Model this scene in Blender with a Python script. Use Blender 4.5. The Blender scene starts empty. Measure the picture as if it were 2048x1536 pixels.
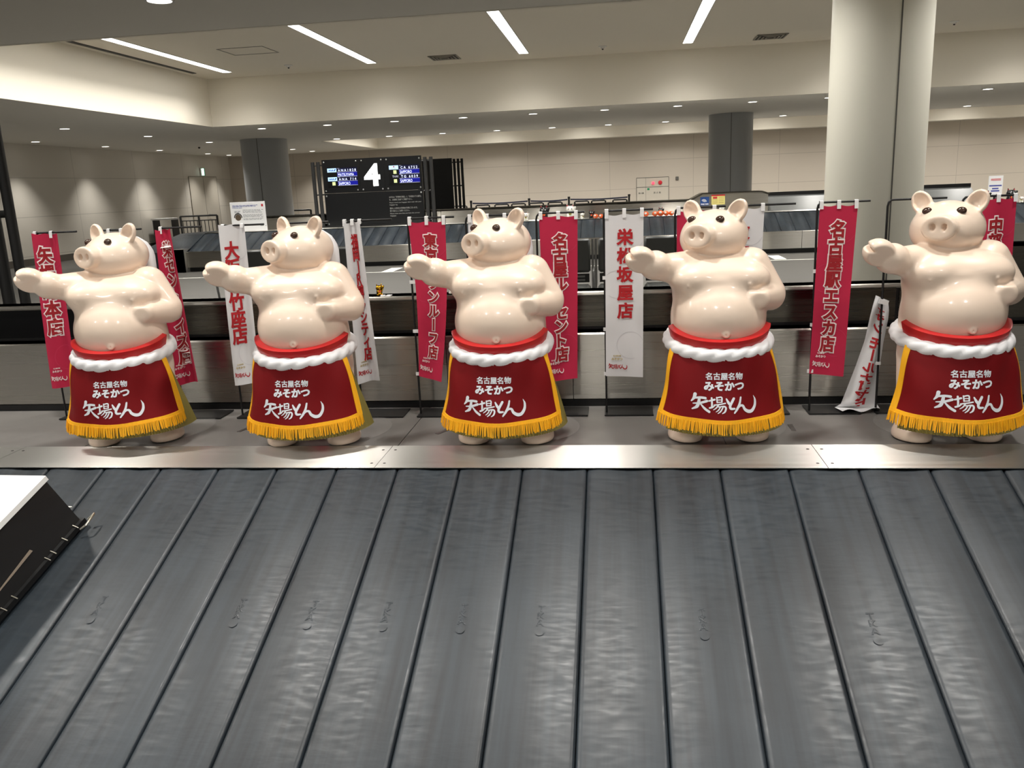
import bpy, math, random
import numpy as np
from mathutils import Vector, Matrix
random.seed(7)
SC = bpy.context.scene
COL = SC.collection
PI = math.pi
R = math.radians

# ------------------------------------------------------------------ camera
cam_d = bpy.data.cameras.new('camera'); cam = bpy.data.objects.new('camera', cam_d); COL.objects.link(cam)
cam_d.sensor_width = 36.0; cam_d.lens = 1669.38 / 2048 * 36.0; cam_d.clip_start = .05; cam_d.clip_end = 200
DX = Vector((0.99150705, -0.01225423, -0.12947437)); DY = Vector((0.12306981, -0.23342819, 0.96455435)); DZ = Vector((-0.04204284, -0.97229682, -0.22993757))
# rows: world axes expressed in the camera frame (x right, y down, z forward)
rx = Vector((DX[0], DY[0], DZ[0])); ry = -Vector((DX[1], DY[1], DZ[1])); rz = -Vector((DX[2], DY[2], DZ[2]))
cam.matrix_world = Matrix(((rx[0], ry[0], rz[0], 0), (rx[1], ry[1], rz[1], 0), (rx[2], ry[2], rz[2], 1.6), (0, 0, 0, 1)))
SC.camera = cam
# ------------------------------------------------------------------ world, exposure, light levels
W = bpy.data.worlds.new('World'); SC.world = W; W.use_nodes = True
W.node_tree.nodes['Background'].inputs[0].default_value = (1.0, .97, .92, 1)
W.node_tree.nodes['Background'].inputs[1].default_value = .40
SC.view_settings.view_transform = 'Standard'; SC.view_settings.look = 'None'
SC.view_settings.exposure = 0.0; SC.view_settings.gamma = 1.0; SC.view_settings.use_curve_mapping = False
WARM = (1.0, .965, .905)
E_SPOT = 190.0      # a downlight's spot
E_NEAR = 165.0      # downlights over the statues
E_STRIP = 225.0    # a ceiling strip
SOF, CEI = 3.33, 4.43

# ------------------------------------------------------------------ materials
def lin(c):
    return tuple((x / 12.92 if x <= .04045 else ((x + .055) / 1.055) ** 2.4) for x in [v / 255 for v in c])
MATS = {}
def mat(name, rgb, rough=.5, metal=0., coat=0., spec=.5, emit=0., noise=None, bump=None, aniso=None, alpha=None, trans=0., sss=0.):
    if name in MATS: return MATS[name]
    m = bpy.data.materials.new(name); m.use_nodes = True; nt = m.node_tree; b = nt.nodes['Principled BSDF']
    c = lin(rgb) + (1,)
    b.inputs['Base Color'].default_value = c; b.inputs['Roughness'].default_value = rough; b.inputs['Metallic'].default_value = metal
    b.inputs['Coat Weight'].default_value = coat; b.inputs['Specular IOR Level'].default_value = spec
    if coat: b.inputs['Coat Roughness'].default_value = .13
    if sss: b.inputs['Subsurface Weight'].default_value = sss; b.inputs['Subsurface Scale'].default_value = .01
    if trans: b.inputs['Transmission Weight'].default_value = trans
    if alpha is not None: b.inputs['Alpha'].default_value = alpha
    if emit: b.inputs['Emission Color'].default_value = c; b.inputs['Emission Strength'].default_value = emit
    tc = None
    if noise or bump:
        tc = nt.nodes.new('ShaderNodeTexCoord')
    if noise:    # (scale xyz, strength)  mottled colour
        mp = nt.nodes.new('ShaderNodeMapping'); nt.links.new(tc.outputs['Object'], mp.inputs[0]); mp.inputs['Scale'].default_value = noise[0]
        nz = nt.nodes.new('ShaderNodeTexNoise'); nz.inputs['Scale'].default_value = 1; nz.inputs['Detail'].default_value = 5; nt.links.new(mp.outputs[0], nz.inputs[0])
        mx = nt.nodes.new('ShaderNodeMix'); mx.data_type = 'RGBA'; nt.links.new(nz.outputs[0], mx.inputs[0])
        s = noise[1]; mx.inputs[6].default_value = tuple(max(0, v * (1 - s)) for v in c[:3]) + (1,); mx.inputs[7].default_value = tuple(min(1, v * (1 + s)) for v in c[:3]) + (1,)
        nt.links.new(mx.outputs[2], b.inputs['Base Color'])
        if len(noise) > 2:
            mr = nt.nodes.new('ShaderNodeMapRange'); nt.links.new(nz.outputs[0], mr.inputs[0]); mr.inputs[1].default_value = .3; mr.inputs[2].default_value = .7
            mr.inputs[3].default_value = rough - noise[2]; mr.inputs[4].default_value = rough + noise[2]; nt.links.new(mr.outputs[0], b.inputs['Roughness'])
    if bump:     # (scale xyz, strength, distance)
        mp = nt.nodes.new('ShaderNodeMapping'); nt.links.new(tc.outputs['Object'], mp.inputs[0]); mp.inputs['Scale'].default_value = bump[0]
        nz = nt.nodes.new('ShaderNodeTexNoise'); nz.inputs['Scale'].default_value = 1; nz.inputs['Detail'].default_value = 3; nt.links.new(mp.outputs[0], nz.inputs[0])
        bp = nt.nodes.new('ShaderNodeBump'); bp.inputs['Strength'].default_value = bump[1]; bp.inputs['Distance'].default_value = bump[2]
        nt.links.new(nz.outputs[0], bp.inputs['Height']); nt.links.new(bp.outputs[0], b.inputs['Normal'])
    if aniso:    # brushed metal: (amount, tangent)
        b.inputs['Anisotropic'].default_value = aniso[0]
        cv = nt.nodes.new('ShaderNodeCombineXYZ')
        for i in range(3): cv.inputs[i].default_value = aniso[1][i]
        nt.links.new(cv.outputs[0], b.inputs['Tangent'])
    MATS[name] = m
    return m

def panel_mat(name, rgb, sx, sz, ox, oz, axis, line=.75, rough=.6):
    """painted wall with thin panel joints drawn by maths on world position"""
    m = bpy.data.materials.new(name); m.use_nodes = True; nt = m.node_tree; b = nt.nodes['Principled BSDF']; b.inputs['Roughness'].default_value = rough
    b.inputs['Specular IOR Level'].default_value = .3
    g = nt.nodes.new('ShaderNodeNewGeometry'); sp = nt.nodes.new('ShaderNodeSeparateXYZ'); nt.links.new(g.outputs['Position'], sp.inputs[0])
    def grid(out, s, o, w):
        a = nt.nodes.new('ShaderNodeMath'); a.operation = 'SUBTRACT'; nt.links.new(out, a.inputs[0]); a.inputs[1].default_value = o - s * 40
        p = nt.nodes.new('ShaderNodeMath'); p.operation = 'PINGPONG'; nt.links.new(a.outputs[0], p.inputs[0]); p.inputs[1].default_value = s / 2
        l = nt.nodes.new('ShaderNodeMath'); l.operation = 'LESS_THAN'; nt.links.new(p.outputs[0], l.inputs[0]); l.inputs[1].default_value = w
        return l
    gx = grid(sp.outputs[axis], sx, ox, .010); gz = grid(sp.outputs[2], sz, oz, .010)
    mxm = nt.nodes.new('ShaderNodeMath'); mxm.operation = 'MAXIMUM'; nt.links.new(gx.outputs[0], mxm.inputs[0]); nt.links.new(gz.outputs[0], mxm.inputs[1])
    mx = nt.nodes.new('ShaderNodeMix'); mx.data_type = 'RGBA'; nt.links.new(mxm.outputs[0], mx.inputs[0])
    c = lin(rgb); mx.inputs[6].default_value = c + (1,); mx.inputs[7].default_value = tuple(v * line for v in c) + (1,)
    nt.links.new(mx.outputs[2], b.inputs['Base Color'])
    MATS[name] = m; return m

M = dict(
 skin=mat('skin_paint', (247, 225, 205), .38, coat=.55, sss=.0, noise=((3, 3, 3), .03)),
 eye=mat('eye_brown', (62, 40, 30), .12, coat=.6),
 rope=mat('rope_white', (236, 236, 238), .4),
 red=mat('band_red', (190, 22, 26), .35, coat=.2),
 apron=mat('apron_velvet', (116, 10, 16), .6, spec=.2, bump=((900, 900, 900), .15, .0006)),
 gold=mat('fringe_yellow', (246, 176, 14), .7, noise=((120, 120, 8), .12)),
 olive=mat('olive_skirt', (142, 130, 66), .6, noise=((40, 40, 6), .2)),
 letter=mat('white_lettering', (228, 232, 238), .5),
 disc=mat('clear_disc', (205, 203, 200), .12, alpha=.10),
 steel=mat('brushed_steel', (214, 212, 207), .35, 1., aniso=(.97, (0, 1, 0)), noise=((.5, 200, 200), .03, .03)),
 steelv=mat('brushed_steel_upright', (172, 168, 160), .29, 1., aniso=(.95, (0, 0, 1)), noise=((.5, 60, 300), .03, .03)),
 steeld=mat('dark_steel', (92, 88, 80), .28, 1., aniso=(.8, (0, 0, 1)), noise=((.5, 60, 300), .03, .03)),  # on the near upper panels this tone stands in for dark reflections
 black=mat('black_paint', (12, 12, 13), .35),
 blackgloss=mat('black_gloss', (8, 8, 9), .12),
 rod=mat('black_rod', (14, 14, 15), .4),
 platew=mat('stand_plate', (34, 34, 35), .42, metal=.3),
 deck=mat('deck_grey', (122, 119, 116), .46, metal=.15, noise=((7, 7, 7), .10, .08)),
 slot=mat('deck_slot', (150, 148, 146), .4, 1.),
 rubber=None,
 bred=mat('banner_red', (188, 24, 66), .75, bump=((700, 700, 700), .1, .0004)),
 bwhite=mat('banner_white', (222, 222, 224), .75, bump=((700, 700, 700), .1, .0004)),
 ink=mat('red_ink', (178, 20, 30), .7), ink2=mat('deep_red_ink', (160, 18, 32), .7), outl=mat('white_ink', (240, 226, 226), .7),
 olivetxt=mat('olive_ink', (190, 170, 110), .7),
 faintr=mat('faint_rose_ink', (198, 48, 86), .75), faintw=mat('faint_grey_ink', (204, 204, 208), .75),
 tab=mat('white_tape', (226, 226, 226), .6),
 soffit=mat('soffit_paint', (240, 235, 224), .8, spec=.2), ceil=mat('ceiling_paint', (228, 220, 204), .8, spec=.2), fascia=mat('fascia_paint', (236, 229, 214), .8, spec=.2),
 colp=mat('column_white', (228, 225, 211), .38, coat=.15), colg=mat('column_grey', (168, 170, 171), .36, metal=.0),
 joint=mat('joint_dark', (96, 94, 88), .7),
 floor=mat('floor_grey', (80, 78, 74), .55, noise=((.5, .5, .5), .05)),
 fmark=mat('floor_mark_white', (238, 236, 228), .6), base=mat('baseboard_brown', (92, 86, 78), .6),
 lamp=mat('lamp_white', (255, 250, 240), .5, emit=9), strip=mat('strip_white', (255, 252, 246), .5, emit=9), ring=mat('lamp_ring', (225, 222, 215), .5),
 vent=mat('vent_grey', (150, 144, 132), .6), ventd=mat('vent_dark', (50, 46, 42), .7),
 glow4=mat('number_glow', (255, 255, 255), .5, emit=2.2), scrblue=mat('screen_blue', (8, 14, 128), .3, emit=.8), scrdark=mat('screen_navy', (8, 10, 44), .3, emit=.6), scrblk=mat('screen_black', (6, 6, 8), .3),
 scrlb=mat('screen_pale', (176, 212, 250), .3, emit=1.0), scrtxt=mat('screen_text', (215, 222, 250), .3, emit=1.3), scrgrn=mat('screen_tag', (200, 214, 150), .3, emit=.8), scrline=mat('screen_line', (170, 172, 190), .3, emit=.8), logoblue=mat('logo_blue', (20, 50, 150), .4, emit=.2),
 signtxt=mat('sign_text', (216, 216, 212), .5), signblk=mat('sign_black', (20, 21, 23), .3), bolt=mat('bolt_steel', (200, 200, 200), .3, 1.), tube=mat('tube_grey', (66, 66, 66), .4, .4),
 seat=mat('seat_charcoal', (96, 98, 96), .42), alu=mat('aluminium', (176, 176, 174), .32, 1.), perf=mat('seat_mesh', (140, 142, 140), .5),
 paper=mat('paper_white', (240, 240, 240), .6), papertxt=mat('print_grey', (90, 92, 98), .7), paperblue=mat('print_blue', (70, 80, 160), .7), redp=mat('print_red', (200, 30, 44), .6), yel=mat('notice_yellow', (226, 214, 130), .6), wifi=mat('sign_blue', (24, 66, 130), .5),
 catw=mat('cat_white', (238, 236, 228), .25, coat=.4), catk=mat('cat_black', (18, 16, 18), .25, coat=.4), catg=mat('cat_gold', (222, 168, 40), .12, 1.), catr=mat('cat_red', (170, 30, 40), .35), orange=mat('toy_orange', (226, 96, 40), .4), bib=mat('bib_green', (150, 150, 60), .5),
 caseb=mat('case_black', (30, 30, 31), .45, noise=((6, 6, 30), .35)), casew=mat('case_white', (250, 250, 248), .5), scuff=mat('case_scuff', (92, 78, 62), .6), staple=mat('staple_steel', (210, 205, 190), .3, 1.),
 blue=mat('tape_navy', (24, 26, 52), .6), exitg=mat('exit_glow', (225, 250, 235), .5, emit=1.6), exitf=mat('exit_green', (30, 120, 80), .5, emit=.3), redlamp=mat('red_lamp', (255, 60, 80), .3, emit=2.5), hyd=mat('hydrant_panel', (196, 188, 174), .5),
 doorp=mat('door_paint', (196, 189, 176), .5),
)
def rubber_mat():
    m = bpy.data.materials.new('pallet_rubber'); m.use_nodes = True; nt = m.node_tree; b = nt.nodes['Principled BSDF']
    b.inputs['Specular IOR Level'].default_value = .5
    tc = nt.nodes.new('ShaderNodeTexCoord'); g = nt.nodes.new('ShaderNodeNewGeometry')
    def nz(scale, detail=5, src='pos'):
        mp = nt.nodes.new('ShaderNodeMapping'); mp.inputs['Scale'].default_value = scale
        nt.links.new(g.outputs['Position'], mp.inputs[0]); n = nt.nodes.new('ShaderNodeTexNoise'); n.inputs['Scale'].default_value = 1; n.inputs['Detail'].default_value = detail
        nt.links.new(mp.outputs[0], n.inputs[0]); return n
    n1 = nz((55, 2.2, 2.2)); n2 = nz((3, 3, 3), 4); n3 = nz((26, 90, 90), 5)
    a = nt.nodes.new('ShaderNodeMath'); a.operation = 'ADD'; nt.links.new(n1.outputs[0], a.inputs[0]); nt.links.new(n2.outputs[0], a.inputs[1])
    r = nt.nodes.new('ShaderNodeMapRange'); nt.links.new(a.outputs[0], r.inputs[0]); r.inputs[1].default_value = .7; r.inputs[2].default_value = 1.3
    mx = nt.nodes.new('ShaderNodeMix'); mx.data_type = 'RGBA'; nt.links.new(r.outputs[0], mx.inputs[0])
    mx.inputs[6].default_value = lin((24, 29, 34)) + (1,); mx.inputs[7].default_value = lin((46, 54, 61)) + (1,)
    nt.links.new(mx.outputs[2], b.inputs['Base Color'])
    r2 = nt.nodes.new('ShaderNodeMapRange'); nt.links.new(n3.outputs[0], r2.inputs[0]); r2.inputs[1].default_value = .3; r2.inputs[2].default_value = .7; r2.inputs[3].default_value = .33; r2.inputs[4].default_value = .47
    nt.links.new(r2.outputs[0], b.inputs['Roughness'])
    bp = nt.nodes.new('ShaderNodeBump'); bp.inputs['Strength'].default_value = .12; bp.inputs['Distance'].default_value = .002; nt.links.new(n3.outputs[0], bp.inputs['Height']); nt.links.new(bp.outputs[0], b.inputs['Normal'])
    return m
M['rubber'] = rubber_mat()
M['wallb'] = panel_mat('back_wall_panels', (196, 186, 172), 3.31, 1.10, -.344, .207, 0)
M['walll'] = panel_mat('left_wall_panels', (216, 210, 199), 3.31, 1.08, 31.0, .25, 1)

# ------------------------------------------------------------------ mesh building
class MB:
    def __init__(s): s.v = []; s.f = []
    def add(s, V, F):
        n = len(s.v); s.v += [tuple(map(float, p)) for p in V]; s.f += [tuple(int(i) + n for i in q) for q in F]; return s
    def box(s, c, d, rot=None, bev=0.):
        x, y, z = [k / 2 for k in d]
        if bev:
            b = min(bev, x * .9, y * .9, z * .9); V = []
            for sx in (-1, 1):
                for sy in (-1, 1):
                    for sz in (-1, 1):
                        V += [(sx * (x - b), sy * (y - b), sz * z), (sx * (x - b), sy * y, sz * (z - b)), (sx * x, sy * (y - b), sz * (z - b))]
            bm_v = np.array(V); F = hull_faces(bm_v)
        else:
            V = [(sx * x, sy * y, sz * z) for sx in (-1, 1) for sy in (-1, 1) for sz in (-1, 1)]
            F = [(0, 1, 3, 2), (4, 6, 7, 5), (0, 4, 5, 1), (2, 3, 7, 6), (0, 2, 6, 4), (1, 5, 7, 3)]
        mtx = rot.to_3x3() if rot is not None else None
        V = [(mtx @ Vector(p) if mtx else Vector(p)) + Vector(c) for p in V]
        return s.add(V, F)
    def quad(s, a, b, c, d): return s.add([a, b, c, d], [(0, 1, 2, 3)])
    def tube(s, pts, r, n=10, closed=False, caps=True):
        pts = [Vector(p) for p in pts]; k = len(pts); rr = r if hasattr(r, '__len__') else [r] * k
        V = []; up = None
        for i, p in enumerate(pts):
            if closed: t = (pts[(i + 1) % k] - pts[i - 1]).normalized()
            else: t = (pts[min(i + 1, k - 1)] - pts[max(i - 1, 0)]).normalized()
            if up is None:
                up = Vector((0, 0, 1)) if abs(t.z) < .9 else Vector((0, 1, 0))
            a = (up - t * up.dot(t)).normalized(); up = a; b = t.cross(a)
            for j in range(n):
                th = 2 * PI * j / n; V.append(p + (a * math.cos(th) + b * math.sin(th)) * rr[i])
        F = []
        for i in range(k if closed else k - 1):
            i2 = (i + 1) % k
            for j in range(n): F.append((i * n + j, i * n + (j + 1) % n, i2 * n + (j + 1) % n, i2 * n + j))
        if caps and not closed: F.append(tuple(range(n))[::-1]); F.append(tuple(range((k - 1) * n, k * n)))
        return s.add(V, F)
    def lathe(s, prof, n=24, c=(0, 0, 0), cap=True):
        V = []; F = []; k = len(prof)
        for r, z in prof:
            for j in range(n): th = 2 * PI * j / n; V.append((c[0] + r * math.cos(th), c[1] + r * math.sin(th), c[2] + z))
        for i in range(k - 1):
            for j in range(n): F.append((i * n + j, i * n + (j + 1) % n, (i + 1) * n + (j + 1) % n, (i + 1) * n + j))
        if cap: F.append(tuple(range(n))[::-1]); F.append(tuple(range((k - 1) * n, k * n)))
        return s.add(V, F)
    def ball(s, c, r, n=14, m=9, rot=None):
        r = r if hasattr(r, '__len__') else (r, r, r); V = [(0, 0, -1)]; F = []
        for i in range(1, m):
            ph = -PI / 2 + PI * i / m
            for j in range(n): th = 2 * PI * j / n; V.append((math.cos(ph) * math.cos(th), math.cos(ph) * math.sin(th), math.sin(ph)))
        V.append((0, 0, 1)); top = len(V) - 1
        for j in range(n): F.append((0, 1 + (j + 1) % n, 1 + j)); F.append((top, 1 + (m - 2) * n + j, 1 + (m - 2) * n + (j + 1) % n))
        for i in range(m - 2):
            for j in range(n): F.append((1 + i * n + j, 1 + i * n + (j + 1) % n, 1 + (i + 1) * n + (j + 1) % n, 1 + (i + 1) * n + j))
        V = [Vector((p[0] * r[0], p[1] * r[1], p[2] * r[2])) for p in V]
        if rot is not None: V = [rot @ p for p in V]
        return s.add([p + Vector(c) for p in V], F)
    def prism(s, poly, y0, y1):          # outline in (x, z), thickness along y
        n = len(poly); V = [(x, y0, z) for x, z in poly] + [(x, y1, z) for x, z in poly]
        F = [tuple(range(n)), tuple(range(2 * n - 1, n - 1, -1))] + [(i, i + n, (i + 1) % n + n, (i + 1) % n) for i in range(n)]
        return s.add(V, F)
    def extr_x(s, prof, x0, x1):         # closed outline in (y, z), length along x
        n = len(prof); V = [(x0, y, z) for y, z in prof] + [(x1, y, z) for y, z in prof]
        F = [tuple(range(n - 1, -1, -1)), tuple(range(n, 2 * n))] + [(i, (i + 1) % n, (i + 1) % n + n, i + n) for i in range(n)]
        return s.add(V, F)
    def build(s, name, m, parent=None, smooth=40, loc=None, fixn=True):
        me = bpy.data.meshes.new(name); me.from_pydata(s.v, [], s.f); me.materials.append(m)
        if fixn:
            import bmesh
            bm = bmesh.new(); bm.from_mesh(me); bmesh.ops.recalc_face_normals(bm, faces=bm.faces); bm.to_mesh(me); bm.free()
        if smooth:
            me.shade_smooth(); me.set_sharp_from_angle(angle=R(smooth))
        o = bpy.data.objects.new(name, me); COL.objects.link(o)
        if parent is not None: o.parent = parent
        if loc is not None: o.location = loc
        return o
_hull = {}
def hull_faces(V):
    import bmesh
    bm = bmesh.new(); vs = [bm.verts.new(p) for p in V]; bm.verts.index_update()
    bmesh.ops.convex_hull(bm, input=vs); bmesh.ops.dissolve_limit(bm, angle_limit=.01, verts=bm.verts, edges=bm.edges)
    bm.verts.index_update(); key = {tuple(round(c, 7) for c in p): i for i, p in enumerate(V)}
    F = [tuple(key[tuple(round(c, 7) for c in v.co)] for v in f.verts) for f in bm.faces]; bm.free(); return F

def thing(name, label, cat, loc=(0, 0, 0), rz=0., group=None):
    o = bpy.data.objects.new(name, None); COL.objects.link(o); o.location = loc; o.rotation_euler = (0, 0, rz); o.empty_display_size = .1
    return tag(o, label, cat, group)
def tag(o, label, cat, group=None):
    o['label'] = label; o['category'] = cat
    if group: o['group'] = group
    return o
def struct(o): o['kind'] = 'structure'; return o
def copy_tree(o, parent=None):
    c = o.copy(); COL.objects.link(c)
    if parent is not None: c.parent = parent
    for ch in list(o.children): copy_tree(ch, c)
    return c

# ------------------------------------------------------------------ lettering
_g = {}
def glyph(body, bold=0., res=3):
    """(verts n x 2 in em, faces) of a line of text; bold thickens every stroke with a round pen"""
    k = (body, bold)
    if k in _g: return _g[k]
    cu = bpy.data.curves.new('txt', 'FONT'); cu.body = body; cu.size = 1; cu.resolution_u = res
    o = bpy.data.objects.new('txt', cu); COL.objects.link(o); V = []; F = []
    def grab():
        dg = bpy.context.evaluated_depsgraph_get(); dg.update()
        me = bpy.data.meshes.new_from_object(o.evaluated_get(dg)); n = len(V)
        V.extend([(v.co.x, v.co.y, 0 if n == 0 else v.co.z) for v in me.vertices]); F.extend([tuple(i + n for i in p.vertices) for p in me.polygons]); bpy.data.meshes.remove(me)
    grab()
    if bold:
        cu.fill_mode = 'NONE'; cu.bevel_depth = bold; cu.bevel_resolution = 0; grab()
    bpy.data.objects.remove(o); bpy.data.curves.remove(cu)
    _g[k] = (V, F); return _g[k]
def stroke_mesh(pts, ws, n=6):
    """brush stroke: Catmull-Rom through pts with varying widths, round ends -> verts 2d, faces"""
    P = np.array(pts, float); Wd = np.array(ws, float)
    if len(P) == 2: S = [(P[0] * (1 - t) + P[1] * t, Wd[0] * (1 - t) + Wd[1] * t) for t in np.linspace(0, 1, n + 1)]
    else:
        Q = np.vstack([2 * P[0] - P[1], P, 2 * P[-1] - P[-2]]); S = []
        for i in range(len(P) - 1):
            p0, p1, p2, p3 = Q[i:i + 4]
            for t in np.linspace(0, 1, n, endpoint=False):
                S.append((.5 * ((2 * p1) + (p2 - p0) * t + (2 * p0 - 5 * p1 + 4 * p2 - p3) * t * t + (3 * p1 - p0 - 3 * p2 + p3) * t ** 3), Wd[i] * (1 - t) + Wd[i + 1] * t))
        S.append((P[-1], Wd[-1]))
    V = []; F = []; k = len(S)
    for i, (p, w) in enumerate(S):
        a = S[min(i + 1, k - 1)][0] - S[max(i - 1, 0)][0]; a = a / (np.linalg.norm(a) + 1e-9); nn = np.array((-a[1], a[0]))
        V += [tuple(p + nn * w / 2), tuple(p - nn * w / 2)]
    for i in range(k - 1): F.append((2 * i, 2 * i + 1, 2 * i + 3, 2 * i + 2))
    for (p, w) in (S[0], S[-1]):
        c = len(V); V += [tuple(p + np.array((math.cos(t), math.sin(t))) * w / 2) for t in np.linspace(0, 2 * PI, 10, endpoint=False)]; F.append(tuple(range(c, c + 10)))
    return V, F
# the brush-written shop name, in its own units (x right, y up), about 930 wide
LOGO = [([(455, 705), (440, 760), (403, 808)], [46, 40, 16]), ([(445, 762), (520, 752), (592, 757)], [26, 34, 36]), ([(425, 842), (520, 830), (612, 797)], [16, 32, 36]),
 ([(512, 752), (497, 830), (470, 888), (410, 922)], [34, 44, 44, 20]), ([(522, 842), (580, 908), (642, 950)], [18, 36, 36]),
 ([(640, 795), (718, 772)], [22, 28]), ([(678, 752), (682, 820), (680, 872)], [26, 26, 24]), ([(650, 895), (690, 880), (728, 850)], [26, 24, 14]),
 ([(748, 742), (754, 812)], [20, 20]), ([(748, 746), (815, 740), (818, 806)], [18, 20, 20]), ([(755, 777), (812, 774)], [13, 13]), ([(752, 810), (816, 806)], [15, 15]),
 ([(712, 850), (790, 838), (866, 822)], [18, 20, 18]), ([(770, 848), (740, 890), (702, 918)], [20, 18, 10]), ([(770, 874), (848, 866), (872, 890), (858, 940), (824, 966)], [14, 22, 26, 24, 12]),
 ([(796, 878), (770, 920), (738, 946)], [18, 18, 10]), ([(832, 880), (800, 936), (764, 966)], [18, 20, 12]),
 ([(882, 762), (908, 812), (938, 856)], [20, 38, 30]), ([(986, 760), (952, 820), (930, 866), (944, 900), (994, 902)], [36, 36, 34, 34, 26]),
 ([(1090, 750), (1072, 830), (1034, 905), (992, 962)], [26, 32, 36, 22]), ([(1030, 915), (1078, 868), (1120, 872), (1150, 925), (1210, 962), (1270, 955), (1316, 890), (1322, 810), (1296, 745)], [14, 30, 34, 40, 48, 48, 40, 30, 5])]
LOGO = [([(x, -y) for x, y in p], w) for p, w in LOGO]
def put2d(mb, VF, fn, lift=0.):
    V, F = VF
    mb.add([fn(p[0], p[1], lift + (p[2] if len(p) > 2 else 0.)) for p in V], F)
def text_on(mb, body, fn, cx, cy, size, bold=0., lift=0., sx=1.0, align='C'):
    """write a line centred on (cx, cy) of the 2-D chart fn(x, y, lift)"""
    V, F = glyph(body, bold)
    if not V: return
    xs = [p[0] for p in V]; x0 = (min(xs) + max(xs)) / 2 if align == 'C' else min(xs)
    ymid = .38 if ord(body[0]) > 255 else .35
    mb.add([fn(cx + (p[0] - x0) * size * sx, cy + (p[1] - ymid) * size, lift + p[2] * .006) for p in V], F)
def wall_chart(y):        # a plane facing -y
    return lambda x, z, l: (x, y - l, z)

# ------------------------------------------------------------------ sculpting by distance fields
def grid(lo, hi, h):
    ax = [np.arange(l, u + h, h) for l, u in zip(lo, hi)]
    return np.stack(np.meshgrid(*ax, indexing='ij'), -1).astype(np.float32)
def E(P, c, r, rot=None):
    q = P - np.array(c, np.float32)
    if rot is not None: q = q @ np.array(rot, np.float32).T
    r = np.array(r, np.float32); k0 = np.linalg.norm(q / r, axis=-1); k1 = np.linalg.norm(q / (r * r), axis=-1) + 1e-6
    return k0 * (k0 - 1) / k1
def C(P, a, b, ra, rb):
    a = np.array(a, np.float32); b = np.array(b, np.float32); d = b - a; t = np.clip(((P - a) @ d) / d.dot(d), 0, 1)
    return np.linalg.norm(P - a - t[..., None] * d, axis=-1) - (ra + (rb - ra) * t)
def smin(a, b, k):
    h = np.maximum(k - np.abs(a - b), 0) / k; return np.minimum(a, b) - h * h * k * .25
def smax(a, b, k): return -smin(-a, -b, k)
def surface_nets(F, lo, h):
    s = F < 0; nx, ny, nz = F.shape
    cnt = np.zeros((nx - 1, ny - 1, nz - 1), np.int32); acc = np.zeros(cnt.shape + (3,), np.float32); num = np.zeros(cnt.shape, np.float32)
    for c in np.ndindex(2, 2, 2): cnt += s[c[0]:nx - 1 + c[0], c[1]:ny - 1 + c[1], c[2]:nz - 1 + c[2]]
    mixed = (cnt > 0) & (cnt < 8)
    for ax in range(3):
        o = [a for a in range(3) if a != ax]
        for u in (0, 1):
            for w in (0, 1):
                i0 = [0, 0, 0]; i0[o[0]] = u; i0[o[1]] = w; i1 = list(i0); i1[ax] = 1
                A = F[i0[0]:nx - 1 + i0[0], i0[1]:ny - 1 + i0[1], i0[2]:nz - 1 + i0[2]]; B = F[i1[0]:nx - 1 + i1[0], i1[1]:ny - 1 + i1[1], i1[2]:nz - 1 + i1[2]]
                x = (A < 0) != (B < 0); t = np.where(x, A / np.where(x, A - B, 1), 0)
                for d in range(3): acc[..., d] += np.where(x, t if d == ax else i0[d], 0)
                num += x
    idx = -np.ones(cnt.shape, np.int64); ii = np.argwhere(mixed); idx[mixed] = np.arange(len(ii))
    V = (ii + acc[mixed] / num[mixed][:, None]) * h + np.array(lo)
    Q = []
    for ax in range(3):
        o = [(ax + 1) % 3, (ax + 2) % 3]
        sl0 = [slice(None)] * 3; sl1 = [slice(None)] * 3; sl0[ax] = slice(0, -1); sl1[ax] = slice(1, None)
        A = s[tuple(sl0)]; B = s[tuple(sl1)]; e = np.argwhere(A != B); fl = A[tuple(e.T)]
        ok = (e[:, o[0]] > 0) & (e[:, o[1]] > 0) & (e[:, o[0]] < F.shape[o[0]] - 1) & (e[:, o[1]] < F.shape[o[1]] - 1); e = e[ok]; fl = fl[ok]
        q = []
        for (u, w) in ((0, 0), (1, 0), (1, 1), (0, 1)):
            k = e.copy(); k[:, o[0]] -= u; k[:, o[1]] -= w; q.append(idx[tuple(k.T)])
        q = np.stack(q, 1); q[~fl] = q[~fl][:, ::-1]; Q.append(q)
    return V, np.vstack(Q)
def relax(V, Q, it=2, lam=.5):
    for _ in range(it):
        S = np.zeros_like(V); n = np.zeros(len(V))
        for a, b in ((0, 1), (1, 2), (2, 3), (3, 0)):
            for p, q in ((a, b), (b, a)): np.add.at(S, Q[:, p], V[Q[:, q]]); np.add.at(n, Q[:, p], 1)
        V = V + lam * (S / n[:, None] - V)
    return V
def sculpt(name, fn, lo, hi, h, m, parent=None, it=2):
    G = grid(lo, hi, h); F = fn(G); V, Q = surface_nets(F, lo, h); V = relax(V, Q, it)
    me = bpy.data.meshes.new(name); me.vertices.add(len(V)); me.vertices.foreach_set('co', V.astype(np.float32).ravel())
    me.loops.add(len(Q) * 4); me.loops.foreach_set('vertex_index', Q.astype(np.int32).ravel()); me.polygons.add(len(Q)); me.polygons.foreach_set('loop_start', np.arange(0, len(Q) * 4, 4, dtype=np.int32))
    me.update(calc_edges=True); me.validate(); me.shade_smooth(); me.materials.append(m)
    o = bpy.data.objects.new(name, me); COL.objects.link(o)
    if parent is not None: o.parent = parent
    return o

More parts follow.
